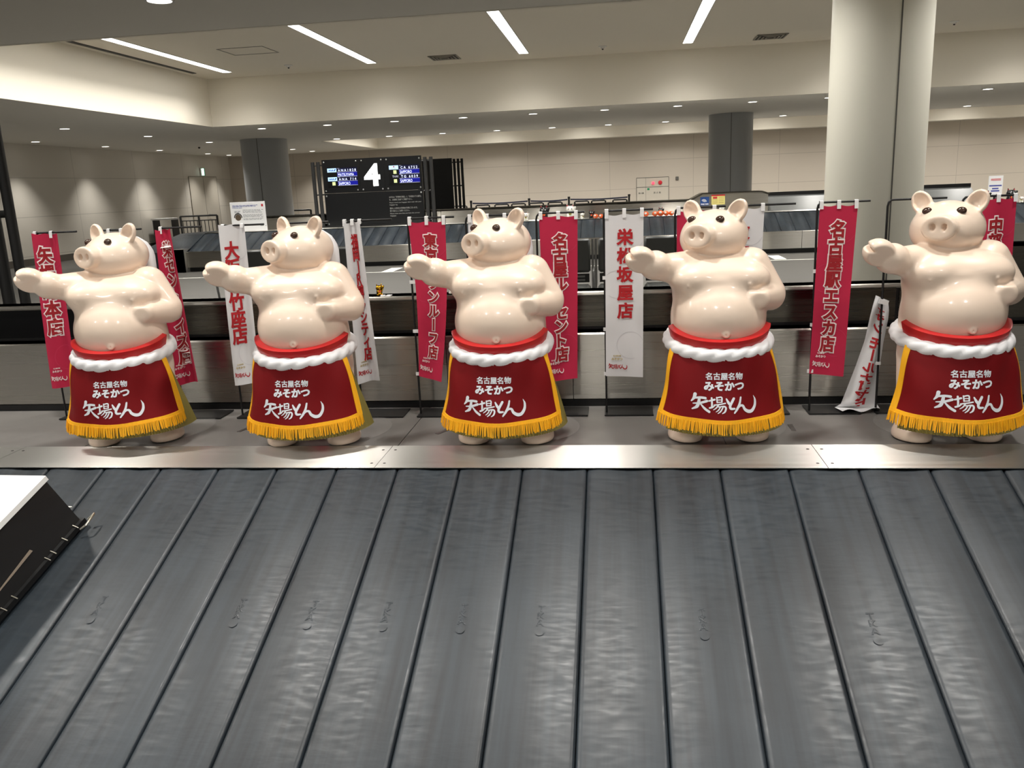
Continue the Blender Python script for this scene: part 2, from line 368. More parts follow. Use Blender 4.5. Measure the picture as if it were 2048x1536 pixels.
# ================================================================== THE HALL
YW = 35.0; XL = -16.45; XR = 18.0; YB = -9.0
C1 = (-9.86, XR, 8.95, 20.3)      # near raised ceiling bay: x0 x1 y0 y1
C2 = (-9.7, XR, 27.7, 34.3)       # far raised bay
def slab(name, x0, x1, y0, y1, z0, z1, m): return struct(MB().box(((x0 + x1) / 2, (y0 + y1) / 2, (z0 + z1) / 2), (x1 - x0, y1 - y0, z1 - z0)).build(name, m, smooth=0))
slab('floor', XL, XR, YB, YW, -.1, 0, M['floor'])
slab('wall_back', XL, XR, YW, YW + .2, 0, 4.6, M['wallb'])
slab('wall_left', XL - .2, XL, YB, YW, 0, 4.6, M['walll'])
slab('wall_right', XR, XR + .2, YB, YW, 0, 4.6, M['walll'])
slab('baseboard_left', XL, XL + .02, 5, YW, 0, .19, M['base'])
slab('baseboard_back', XL, XR, YW - .02, YW, 0, .19, M['base'])
def ceiling():
    mb = MB()
    def b(x0, x1, y0, y1): mb.box(((x0 + x1) / 2, (y0 + y1) / 2, SOF + .02), (x1 - x0, y1 - y0, .04))
    b(XL, XR, YB, C1[2]); b(XL, C1[0], C1[2], C1[3]); b(XL, XR, C1[3], C2[2]); b(XL, C2[0], C2[2], C2[3]); b(XL, XR, C2[3], YW)
    struct(mb.build('ceiling', M['soffit'], smooth=0))
    mb = MB()
    for c in (C1, C2): mb.box(((c[0] + c[1]) / 2, (c[2] + c[3]) / 2, CEI + .03), (c[1] - c[0], c[3] - c[2], .06))
    struct(mb.build('ceiling_raised', M['ceil'], smooth=0))
    mb = MB()
    for c in (C1, C2):
        z = (SOF + CEI) / 2 - .0015; hz = CEI - SOF + .003
        mb.box(((c[0] + c[1]) / 2, c[2], z), (c[1] - c[0] + .04, .05, hz)); mb.box(((c[0] + c[1]) / 2, c[3], z), (c[1] - c[0] + .04, .05, hz))
        mb.box((c[0], (c[2] + c[3]) / 2, z), (.05, c[3] - c[2], hz))
    struct(mb.build('ceiling_fascia', M['fascia'], smooth=0))
ceiling()

def spot(parent, e, size, blend, z=-.03, col=WARM, soft=.06, y_big=None):
    l = bpy.data.lights.new('downlight_beam', 'SPOT'); l.energy = e; l.spot_size = R(size); l.spot_blend = blend; l.color = col; l.shadow_soft_size = soft if y_big is None else y_big
    o = bpy.data.objects.new('downlight_beam', l); COL.objects.link(o); o.parent = parent; o.location = (0, 0, z); return o
_dl = None
ORD = ['first', 'second', 'third', 'fourth', 'fifth', 'sixth', 'seventh', 'eighth', 'ninth', 'tenth', 'eleventh', 'twelfth', 'thirteenth']
def downlight(x, y, label, group, e=E_SPOT, size=92, blend=.7):
    global _dl
    if _dl is None:
        t = thing('downlight', label, 'ceiling light', (x, y, SOF), 0, group)
        MB().lathe([(.105, -.001), (.13, -.001), (.13, -.012), (.105, -.012), (.105, -.001)], 28, cap=False).build('trim_ring', M['ring'], t)
        MB().lathe([(.0, -.006), (.105, -.006)], 28, cap=False).build('lamp_face', M['lamp'], t)
        _dl = t
    else:
        t = copy_tree_mesh(_dl); t.location = (x, y, SOF); tag(t, label, 'ceiling light', group)
    spot(t, e, size, blend, y_big=.10 if size > 140 else None)
    return t
def copy_tree_mesh(o):
    c = o.copy(); COL.objects.link(c)
    for ch in o.children:
        if ch.type == 'MESH': d = ch.copy(); COL.objects.link(d); d.parent = c
    return c
xs_far = [-9.09 + 1.755 * k for k in range(12)]
for i, x in enumerate(xs_far): downlight(x, 21.47, 'round downlight, %s from the left in the soffit row nearest the raised bay' % ORD[i], 'downlights in the near row of the far soffit')
for i, x in enumerate([-8.94 + 1.73 * k for k in range(12)]): downlight(x, 26.95, 'round downlight, %s from the left in the second soffit row, before the far bay' % ORD[i], 'downlights in the second row of the far soffit')
for i, (x, y) in enumerate([(-12.6, 18.6), (-12.5, 21.95), (-12.5, 25.43), (-12.2, 31.5), (-12.2, 33.6)]):
    downlight(x, y, 'round downlight, %s counting away in the row between left wall and raised bay' % ORD[i], 'downlights in the inner row along the left side', e=320, size=120, blend=.9)
for i, y in enumerate([18.6, 21.76, 24.95, 28.1, 31.6, 33.4]):
    downlight(-15.65, y, 'round downlight, %s counting away in the row close to the left wall' % ORD[i], 'downlights in the row along the left wall', e=260, size=88, blend=1.)
for j, (y, nm, x0, n, e) in enumerate([(7.5, 'in the row at the edge of the near soffit', -3.99 - 4 * 1.755, 10, .5), (4.95, 'in the soffit row behind the steel spine', -3.77 - 1.755, 7, .45), (2.4, 'in the soffit row right above the statues', -4.64, 5, .78), (-.15, 'in the soffit row over the belt', -3.77, 4, 1.4), (-2.7, 'in the row behind the camera', -3.77, 5, 1.)]):
    for i in range(n):
        downlight(x0 + (1.48 if y == 2.4 else 1.755) * i, y, 'round downlight, %s from the left %s' % (ORD[i], nm), 'downlights of the near soffit', e=E_NEAR * e, size=145 if y < 4 else (120 if y < 6 else 84), blend=1. if y < 6 else .8)

def strip_light(x, y0, y1, label):
    t = thing('strip_light', label, 'ceiling light', (x, (y0 + y1) / 2, CEI), 0, 'recessed strip lights'); L = y1 - y0
    MB().box((0, 0, -.004), (.20, L, .006)).build('diffuser', M['strip'], t, smooth=0)
    mb = MB()
    for s in (-1, 1): mb.box((s * .108, 0, -.006), (.016, L + .03, .012))
    for s in (-1, 1): mb.box((0, s * (L / 2 + .008), -.006), (.20, .016, .012))
    mb.build('frame', M['ring'], t, smooth=0)
    l = bpy.data.lights.new('strip_glow', 'AREA'); l.shape = 'RECTANGLE'; l.size = .18; l.size_y = L; l.energy = E_STRIP; l.color = (1, .97, .915); l.spread = R(125)
    o = bpy.data.objects.new('strip_glow', l); COL.objects.link(o); o.parent = t; o.location = (0, 0, -.012)
    return t
for i, (x, nm) in enumerate([(-8.87, 'leftmost, beside the left fascia'), (-5.45, 'second from the left'), (-2.02, 'third from the left, above the number sign'), (1.5, 'fourth, left of the white column'), (5.0, 'just right of the white column'), (8.5, 'sixth from the left'), (12., 'farthest right')]):
    strip_light(x, 9.9, 19.35, 'long white strip light in the raised ceiling, %s' % nm)
for i in range(8): strip_light(-8.2 + 3.45 * i, 28.6, 33.2, 'white strip light hidden up in the far raised bay, %s from the left' % ORD[i])

def vent(x, y, label):
    t = thing('ceiling_vent', label, 'air vent', (x, y, CEI), 0, 'square ceiling vents')
    mb = MB()
    for k in range(4):
        a = .30 - .07 * k; z = -.012 - .006 * k
        for s in (-1, 1): mb.box((0, s * a, z), (2 * a + .03, .03, .012)); mb.box((s * a, 0, z), (.03, 2 * a + .03, .012))
    mb.build('louvre', M['vent'], t, smooth=0); MB().box((0, 0, -.004), (.6, .6, .006)).build('backing', M['ventd'], t, smooth=0)
vent(-3.76, 19.2, 'square air vent in the raised ceiling between second and third strip lights')
vent(3.19, 19.2, 'square air vent in the raised ceiling beside the white column')
mb = MB()
for s in (-1, 1): mb.box((s * .46, 0, -.006), (.02, .8, .006)); mb.box((0, s * .4, -.006), (.94, .02, .006))
tag(mb.build('access_hatch', M['vent'], smooth=0, loc=(-7.22, 16.8, CEI)), 'square access hatch outlined in the raised ceiling left of second strip light', 'hatch')
tag(MB().box((0, 0, -.006), (.10, 4.6, .012)).build('slot_vent', M['ventd'], smooth=0, loc=(-9.6, 16.9, CEI)), 'long dark slot vent between leftmost strip light and left fascia', 'air vent')
for (x, y, nm) in [(-7.23, 18.9, 'near the corner by the left fascia'), (-.3, 19.1, 'right of the third strip light'), (6.67, 18.8, 'right of the white column')]:
    t = thing('smoke_detector', 'small round smoke detector on the raised ceiling, ' + nm, 'smoke detector', (x, y, CEI))
    MB().lathe([(.0, -.05), (.03, -.05), (.05, -.02), (.09, -.012), (.09, 0)], 18).build('cover', M['ring'], t); MB().lathe([(.0, -.075), (.018, -.07), (.02, -.05)], 12).build('sensor', M['ventd'], t)
tag(MB().lathe([(.0, -.06), (.03, -.05), (.035, 0)], 12).build('sprinkler', M['ventd'], loc=(-13.9, 27.5, SOF)), 'tiny dark sprinkler head in the left soffit between downlights', 'sprinkler')

# columns ---------------------------------------------------------------
def column(x, y, r, z1, m, label, seam=-100):
    t = thing('column', label, 'column', (x, y, 0))
    t['kind'] = 'structure'
    MB().lathe([(r, 0), (r, z1)], 64).build('shaft', m, t)
    a = R(seam); MB().box((math.cos(a) * r, math.sin(a) * r, z1 / 2), (.012, .016, z1 - .01), Matrix.Rotation(a, 3, 'Z')).build('joint', M['joint'], t, smooth=0)
    MB().lathe([(r + .012, 0), (r + .012, .1), (r, .105)], 64, cap=False).build('base_ring', M['base'], t)
column(3.34, 11.85, .605, CEI, M['colp'], 'large white round column, nearest, behind the fourth and fifth pig statues', -85)
column(-10.82, 25.6, .70, SOF, M['colg'], 'grey round column at the left beside the white notice board', -84)
column(3.17, 25.25, .61, SOF, M['colg'], 'grey round column behind the steel conveyor hood', -96)

# door, exit lamp, hydrant panel, switch on the walls ------------------------
t = struct(MB().box((XL + .012, 32.5, 1.25), (.024, 2.28, 2.5)).build('door_1', M['doorp'], smooth=0))
mb = MB()
for y in (31.36, 32.5, 33.64): mb.box((XL + .026, y, 1.25), (.008, .02, 2.5))
mb.box((XL + .026, 32.5, 2.5), (.008, 2.3, .03)); mb.build('door_gap', M['vent'], t, smooth=0)
MB().tube([(XL + .03, 32.62, 1.02), (XL + .09, 32.62, 1.02), (XL + .09, 32.82, 1.02)], .014).build('door_handle', M['alu'], t)
t = thing('exit_lamp', 'small glowing exit lamp standing out above the left wall door', 'exit sign', (XL + .02, 32.4, 2.68))
MB().box((.02, 0, .0), (.04, .12, .3)).build('bracket', M['ring'], t, smooth=0); MB().box((.10, 0, 0), (.12, .05, .30)).build('housing', M['exitf'], t, smooth=0); MB().box((.10, -.028, 0), (.10, .008, .27)).build('lit_face', M['exitg'], t, smooth=0)
t = thing('hydrant_panel', 'beige fire hydrant cabinet with red lamp on the far back wall', 'hydrant cabinet', (1.36, YW - .012, 0))
MB().box((0, 0, 1.22), (1.28, .02, 1.0)).build('door_panel', M['hyd'], t, smooth=0)
mb = MB()
for z in (.72, 1.35, 1.72): mb.box((0, -.011, z), (1.28, .006, .022))
for x in (-.64, -.27, .64): mb.box((x, -.011, 1.22), (.018 if abs(x) > .5 else .008, .006, 1.0))
mb.build('door_edge', M['joint'], t, smooth=0)
MB().ball((.02, -.03, 1.5), (.055, .04, .055)).build('red_light', M['redlamp'], t)
mb = MB(); mb.lathe([(.0, .0), (.08, 0), (.08, .03), (.05, .04), (0, .04)], 20); mb.v = [(x + .3, -.01 - z, y + 1.51) for x, y, z in mb.v]; mb.build('call_button', M['redp'], t)
mb = MB(); text_on(mb, '消火器', wall_chart(-.013), -.46, 1.12, .075, .02); text_on(mb, '消 火 栓', wall_chart(-.013), .18, 1.12, .085, .02); mb.build('lettering', M['joint'], t, smooth=0)
MB().box((-.17, -.014, 1.27), (.09, .006, .08)).build('green_mark', M['exitf'], t, smooth=0)
tag(MB().box((0, 0, 0), (.12, .05, .13), bev=.01).build('switch_box', M['joint'], loc=(2.33, YW - .025, 1.65)), 'small dark switch box on the back wall right of hydrant cabinet', 'switch')

# floor marks
def fm(x, y, w, d, nm): tag(MB().box((0, 0, .002), (w, d, .004)).build('floor_sticker', M['fmark'], smooth=0, loc=(x, y, 0)), 'white rectangular sticker on the grey floor, ' + nm, 'floor sticker', 'white floor stickers')
fm(3.12, 17.35, .22, .85, 'right of the fourth pig statue'); fm(-4.75, 17.2, .24, .85, 'below the number sign between second and third pigs'); fm(-.8, 17.3, .22, .85, 'behind the third pig statue'); fm(7.6, 17.2, .22, .85, 'beside the fifth pig statue')
struct(MB().box((0, 16.75, .002), (26, .05, .004)).build('trim_1', M['fmark'], smooth=0))

# ================================================================== NEAR CAROUSEL
SL = math.tan(R(20.56)); SY = 2.30
CAR = thing('baggage_carousel', 'near baggage carousel of dark sloping rubber pallets and steel trim, under the pigs', 'baggage carousel', (-.3, 2.3, 0))
def cw(mb): mb.v = [(x + .3, y - 2.3, z) for x, y, z in mb.v]; return mb
def slope_z(y): return .8 - SL * (SY - y)
PW = .1885
def pallet_mesh(w, y0, y1, ny, off):
    """one rubber pallet lying on the slope: x from 0 to w, gently crowned, edges rolled down, thin lip"""
    us = [0, .012, .03, .07, .16, .3, .45, .6, .75, .87, .94, .972, .99, 1.0]
    mb = MB(); V = []; ys = np.linspace(y0, y1, ny)
    for j, y in enumerate(ys):
        tt = j / (ny - 1)
        for u in us:
            ed = min(u, 1 - u); roll = -.006 * max(0, 1 - ed / .03) ** 2
            crown = .0035 * math.sin(PI * u) + .003 * u
            wave = .0035 * math.sin(2 * PI * u + .7) * max(0, tt - .8) / .2
            V.append((u * w + .0007 * (1 - 2 * u), y, slope_z(y) + off + crown + roll + wave))
    n = len(us); F = [(j * n + i, j * n + i + 1, (j + 1) * n + i + 1, (j + 1) * n + i) for j in range(ny - 1) for i in range(n - 1)]
    k = len(V); V += [(x, y, z - .012) for x, y, z in V]
    F += [(k + j * n + i, k + (j + 1) * n + i, k + (j + 1) * n + i + 1, k + j * n + i + 1) for j in range(ny - 1) for i in range(n - 1)]
    rim = [i for i in range(n)] + [j * n + n - 1 for j in range(1, ny)] + [(ny - 1) * n + i for i in range(n - 2, -1, -1)] + [j * n for j in range(ny - 2, 0, -1)]
    for a, b in zip(rim, rim[1:] + rim[:1]): F.append((a, b, b + k, a + k))
    return mb.add(V, F)
pm = pallet_mesh(PW, 1.12, 2.303, 14, -.012)
pm.v = [(x, y - 2.3, z) for x, y, z in pm.v]
first = None
def emboss():
    mb = MB(); a = R(20.56)
    def ch(x, s, l):     # chart on the slope
        y = 1.79 - 2.3 + s * math.cos(a); return (x + PW / 2, y, slope_z(2.3 + y) - .012 + .0052 + l)
    for k in range(24):
        pass
    pts = [ch(.015 * math.cos(t), .052 * math.sin(t), -.0006) for t in np.linspace(0, 2 * PI, 28, endpoint=False)]
    mb.add([ch(.011 * math.cos(t), -.043 + .011 * math.sin(t), .0016) for t in np.linspace(0, 2 * PI, 14, endpoint=False)], [tuple(range(14))])
    for s0, body in ((.028, 'T'), (.006, 'K'), (-.016, 'A')):
        V, F = glyph(body, .04); w = max(p[0] for p in V)
        mb.add([ch((p[0] - w / 2) * .026, s0 + (p[1] - .35) * .024, .0006 + p[2] * .01) for p in V], F)
    return mb
for k in range(-21, 18):
    x = -.101 + PW * k
    if first is None:
        first = pm.build('pallet', M['rubber'], CAR, smooth=50); o = first
        em = emboss().build('embossed_mark', M['rubber'], first, smooth=50)
    else:
        o = first.copy(); COL.objects.link(o); o.parent = CAR
        if k % 2 or k in (-2, -4): e2 = em.copy(); COL.objects.link(e2); e2.parent = o
    o.location = (x + .3, 0, 0)
mb = MB(); mb.extr_x([(1.13, slope_z(1.13) - .04), (2.33, slope_z(2.33) - .04), (2.40, .76), (3.02, .76), (3.02, .0), (1.2, 0), (1.2, .2), (1.13, .25)], -4.2, 3.4); cw(mb).build('chassis', M['black'], CAR, smooth=0)
mb = MB(); mb.extr_x([(1.02, .16), (1.14, .16), (1.14, slope_z(1.14) - .03), (1.02, slope_z(1.14) - .03)], -4.2, 3.4); cw(mb).build('front_rail', M['steel'], CAR, smooth=0)
TJ = [-4.2, -3.34, -2.03, -.735, .571, 1.88, 3.4]
for a, b in zip(TJ[:-1], TJ[1:]):
    mb = MB(); mb.extr_x([(2.300, .7996), (2.3004, .8), (2.515, .8), (2.515, .7965), (2.303, .7965)], a + .0008, b - .0008); o = cw(mb).build('trim_plate', M['steel'], CAR, smooth=30)
    for xx in (a + .02, b - .02):
        if abs(xx) < 2.2:
            for yy in (2.34, 2.47):
                q = MB(); q.lathe([(.0, .0004), (.0022, .0004), (.0046, .0002), (.005, -.001)], 14); q.v = [(p[0] + xx + .3, p[1] + yy - 2.3, p[2] + .8002) for p in q.v]; q.build('screw', M['ventd'], o)
DJ = [-4.2, -2.92, -1.82, -.72, .32, 1.6, 3.4]
for a, b in zip(DJ[:-1], DJ[1:]):
    mb = MB(); mb.box(((a + b) / 2, 2.7575, .7875), (b - a - .003, .479, .021)); cw(mb).build('deck_panel', M['deck'], CAR, smooth=0)
for (x, y, a) in [(-1.33, 2.72, 18), (-.60, 2.68, 30), (.55, 2.7, 0)]:
    q = MB(); q.box((x + .3, y - 2.3, .7985), (.014, .075, .002), Matrix.Rotation(R(-a), 3, 'Z')); q.build('deck_slot', M['slot'], CAR, smooth=0)
# steel spine behind the statues
PJ = [-4.2, -2.9, -2.02, -1.22, -.645, -.175, .665, 1.9, 3.4]
for a, b in zip(PJ[:-1], PJ[1:]):
    mb = MB(); mb.extr_x([(3.005, .822), (3.0, .826), (3.0, 1.066), (3.004, 1.072), (3.075, 1.072), (3.075, .822)], a + .0012, b - .0012); cw(mb).build('lower_panel', M['steelv'], CAR, smooth=30)
mb = MB(); mb.extr_x([(3.0, .775), (3.0, .822), (3.2, .822), (3.2, .775)], -4.2, 3.4); cw(mb).build('kick_strip', M['black'], CAR, smooth=0)
for a, b, m in [(-4.2, -2.02, 'blackgloss'), (-2.02, -1.22, 'steeld'), (-1.22, -.30, 'steeld'), (-.30, .965, 'steeld'), (.975, 3.4, 'steeld')]:  # brushed steel: its dark reflections are painted in as panel colour
    mb = MB(); mb.extr_x([(3.075, 1.084), (3.075, 1.196), (3.10, 1.196), (3.10, 1.084)], a + .001, b - .001); cw(mb).build('upper_panel', M[m], CAR, smooth=0)
mb = MB(); mb.extr_x([(3.08, 1.06), (3.08, 1.2), (3.16, 1.2), (3.16, 0), (3.1, 0), (3.1, 1.06)], -4.2, 3.4); cw(mb).build('spine_core', M['black'], CAR, smooth=0)
mb = MB(); mb.extr_x([(3.066, 1.198), (3.063, 1.203), (3.064, 1.211), (3.070, 1.215), (3.16, 1.215), (3.16, 1.198)], -4.2, 3.4); cw(mb).build('top_rail', M['steelv'], CAR, smooth=30)
mb = MB(); mb.box((1.68, 3.20, .65), (.64, .16, 1.3)); mb.box((1.68, 3.20, 1.31), (.66, .18, .02))
mb.v = [(x - 1.68, y - 3.2, z) for x, y, z in mb.v]
tag(mb.build('steel_cabinet', M['steeld'], smooth=0, loc=(1.70, 3.27, 0)), 'tall grey steel cabinet standing behind the rightmost pig statue', 'cabinet')

# ================================================================== PIG STATUES
HC = np.array((-.014, .066, .632)); HF = np.array((-.53, -.85, 0)); HF = HF / np.linalg.norm(HF); HR = np.array((-HF[1], HF[0], 0)); HU = np.array((0, 0, 1.))
def hp(l, f, u): return HC + HR * l + HF * f + HU * u
HROT = np.stack([HR, HF, HU])
def body_sdf(P):
    d = smin(E(P, (-.018, .010, .472), (.138, .106, .092)), E(P, (-.018, .035, .525), (.125, .075, .055)), .04)
    for s in (-1, 1): d = smin(d, E(P, (-.018 + s * .066, -.050, .502), (.082, .062, .050)), .045)
    belly = E(P, (-.018, -.02, .388), (.144, .142, .125)); belly = smin(belly, E(P, (-.014, .02, .30), (.135, .12, .11)), .05)
    d = smin(d, belly, .026)
    # legs and feet
    for s in (-1, 1):
        x = -.014 + s * .074
        d = smin(d, C(P, (x, .01, .24), (x + s * .018, .0, .06), .068, .046), .03)
        q = (P - np.array((x + s * .030, -.040, .0), np.float32)); a = s * -.25; qx = q[..., 0] * math.cos(a) + q[..., 1] * math.sin(a); qy = -q[..., 0] * math.sin(a) + q[..., 1] * math.cos(a)
        foot = E(np.stack([qx, qy, q[..., 2]], -1), (0, 0, .012), (.052, .068, .042))
        cl = C(np.stack([qx, qy, q[..., 2]], -1), (0, -.085, .035), (0, -.045, .050), .006, .001)
        d = smin(d, smax(foot, -cl, .006), .02)
    d = np.maximum(d, -P[..., 2] + .001)
    # neck folds
    for (R_, z_, y_, r_, k_) in ((.084, .542, .010, .012, .006), (.103, .526, .006, .0125, .010)):
        q = P - np.array((-.030, y_, z_), np.float32); rr = np.sqrt(q[..., 0] ** 2 + q[..., 1] ** 2)
        d = smin(d, np.sqrt((rr - R_) ** 2 + (q[..., 2] - .22 * q[..., 1]) ** 2) - r_, k_)
    # outstretched arm
    arm = smin(C(P, (-.092, .006, .530), (-.19, -.042, .541), .058, .041), E(P, (-.212, -.055, .550), (.048, .042, .045)), .006)
    ad = np.array((-.80, -.27, .32)); ad /= np.linalg.norm(ad); an = np.array((-.30, -.90, -.20)); an -= ad * an.dot(ad); an /= np.linalg.norm(an); au = np.cross(ad, an)
    rot = np.stack([ad, an, au]); hc = np.array((-.258, -.077, .571)); q = (P - hc.astype(np.float32)) @ rot.T.astype(np.float32)
    hoof = E(q, (-.002, 0, 0), (.048, .038, .041)); hoof = smax(hoof, q[..., 1] - .023, .004)
    wedge = np.maximum(np.abs(q[..., 2] - .004 * np.sign(au[2])) - .30 * np.maximum(q[..., 0] - .018, 0) , -q[..., 0] + .018)
    hoof = smax(hoof, -wedge, .006)
    arm = smin(arm, hoof, .004)
    d = smin(d, arm, .016)
    # arm on the hip
    ar = smin(C(P, (.083, .012, .530), (.138, -.004, .452), .060, .047), C(P, (.138, -.008, .442), (.102, -.078, .445), .046, .034), .006)
    hand = smax(smax(E(P, (.086, -.100, .447), (.038, .030, .034)), P[..., 2] - .469, .003), -.124 - P[..., 1], .004); ar = smin(ar, hand, .003)
    d = smin(d, ar, .007)
    # head
    q = (P - HC.astype(np.float32)) @ HROT.T.astype(np.float32)
    h = smin(E(q, (0, .010, .0), (.098, .103, .074)), E(q, (0, .030, -.021), (.095, .092, .064)), .03)
    h = smin(h, E(q, (0, .062, -.012), (.058, .042, .042)), .03)
    el = (np.sqrt((q[..., 0] / .0475) ** 2 + (q[..., 2] / .0365) ** 2) - 1) * .039
    sn = smax(el, np.abs(q[..., 1] - .105) - .040, .006); sn = smax(sn, -E(q, (0, .160, 0), (.038, .019, .028)), .006)
    h = smin(h, sn, .005)
    for s in (-1, 1):
        h = smax(h, -E(q, (s * .0155, .141, .003), (.0072, .017, .0112)), .003)
        c, sn_ = math.cos(.5 * s), math.sin(.5 * s)
        e = q - np.array((s * .070, .018, .060), np.float32); ex = e[..., 0] * c - e[..., 2] * sn_; ez = e[..., 0] * sn_ + e[..., 2] * c; ey = e[..., 1] + .12 * ez
        ee = np.stack([ex, ey, ez], -1)
        ear = E(ee, (0, 0, .008), (.030, .016, .040)); ear = smax(ear, -E(ee, (0, .017, .011), (.0235, .023, .032)), .003)
        h = smin(h, ear, .007)
    d = smin(d, h, .005)
    xs, ys, zs = P[:, 0, 0, 0], P[0, :, 0, 1], P[0, 0, :, 2]
    def front(x, z): return ys[np.argmax(d[np.argmin(abs(xs - x)), :, np.argmin(abs(zs - z))] < 0)]
    nip = [(x, front(x, z), z) for x, z in ((-.116, .489), (.061, .491))]
    for (x, y, z) in nip: d = smin(d, E(P, (x, y - .001, z), (.0055, .0060, .0055)), .003)
    q = P - np.array((-.013, front(-.013, .349) - .004, .349), np.float32)      # navel ring
    d = smin(d, np.sqrt((np.sqrt(q[..., 0] ** 2 + q[..., 2] ** 2) - .0066) ** 2 + q[..., 1] ** 2) - .0050, .003)
    return d
def ap(u, v, lift=0.):
    """apron chart: u in [-1,1] across, v in [0,1] down"""
    ph = u * R(68); a = .158 + .050 * v; b = .160 + .034 * v
    fold = .0045 * math.sin(9 * u + 1.5 * v) * v + .0035 * math.sin(4 * u - 5 * v) + .003 * math.sin(14 * abs(u) ** .7 + 6 * v) * max(0, 1 - v) ** .5 * abs(u)
    a += fold + lift; b += fold + lift
    return (-.017 + a * math.sin(ph), -.025 - b * math.cos(ph), (.286 + .022 * (1 - math.cos(ph))) * (1 - v) + v * (.098 + .014 * (1 - math.cos(ph))))
def ap_xz(x, z, lift):
    """apron chart by front-view place: solve u, v for x, z"""
    v = (.288 - z) / .19
    for _ in range(3):
        a = .158 + .050 * v; u = math.asin(max(-.98, min(.98, (x + .017) / a))) / R(68); ph = u * R(68)
        t = .286 + .022 * (1 - math.cos(ph)); bb = .098 + .014 * (1 - math.cos(ph)); v = (t - z) / (t - bb)
    return ap(u, v, lift)
def sheet(fn, nu, nv, thick=.0012):
    mb = MB(); V = [fn(i / nu, j / nv, 0) for j in range(nv + 1) for i in range(nu + 1)]; n = nu + 1
    F = [(j * n + i, j * n + i + 1, (j + 1) * n + i + 1, (j + 1) * n + i) for j in range(nv) for i in range(nu)]
    k = len(V); V += [fn(i / nu, j / nv, -thick) for j in range(nv + 1) for i in range(nu + 1)]
    F += [tuple(q + k for q in f[::-1]) for f in F]
    rim = list(range(n)) + [j * n + nu for j in range(1, nv + 1)] + [nv * n + i for i in range(nu - 1, -1, -1)] + [j * n for j in range(nv - 1, 0, -1)]
    for a, b in zip(rim, rim[1:] + rim[:1]): F.append((a, b, b + k, a + k))
    return mb.add(V, F)
def rope_mesh(pts, r, turns, closed, n=30, lobes=3):
    P = [Vector(p) for p in pts]; k = len(P); V = []; up = None
    for i, p in enumerate(P):
        t = ((P[(i + 1) % k] - P[i - 1]) if closed else (P[min(i + 1, k - 1)] - P[max(i - 1, 0)])).normalized()
        if up is None: up = Vector((0, 0, 1)) if abs(t.z) < .9 else Vector((0, 1, 0))
        a = (up - t * up.dot(t)).normalized(); up = a if not closed else Vector((0, 0, 1)); b = t.cross(a); tw = 2 * PI * turns * i / (k if closed else k - 1)
        endf = 1 if closed else min(1, .55 + .45 * math.sqrt(min(i, k - 1 - i) / 4.))
        for j in range(n):
            th = 2 * PI * j / n; w = abs(math.sin(lobes / 2 * (th - tw))); rr = r * endf * (.80 + .22 * w ** .6)
            V.append(p + (a * math.cos(th) + b * math.sin(th)) * rr)
    F = [(i * n + j, i * n + (j + 1) % n, ((i + 1) % k) * n + (j + 1) % n, ((i + 1) % k) * n + j) for i in range(k if closed else k - 1) for j in range(n)]
    if not closed: F += [tuple(range(n))[::-1], tuple(range((k - 1) * n, k * n))]
    return MB().add(V, F)
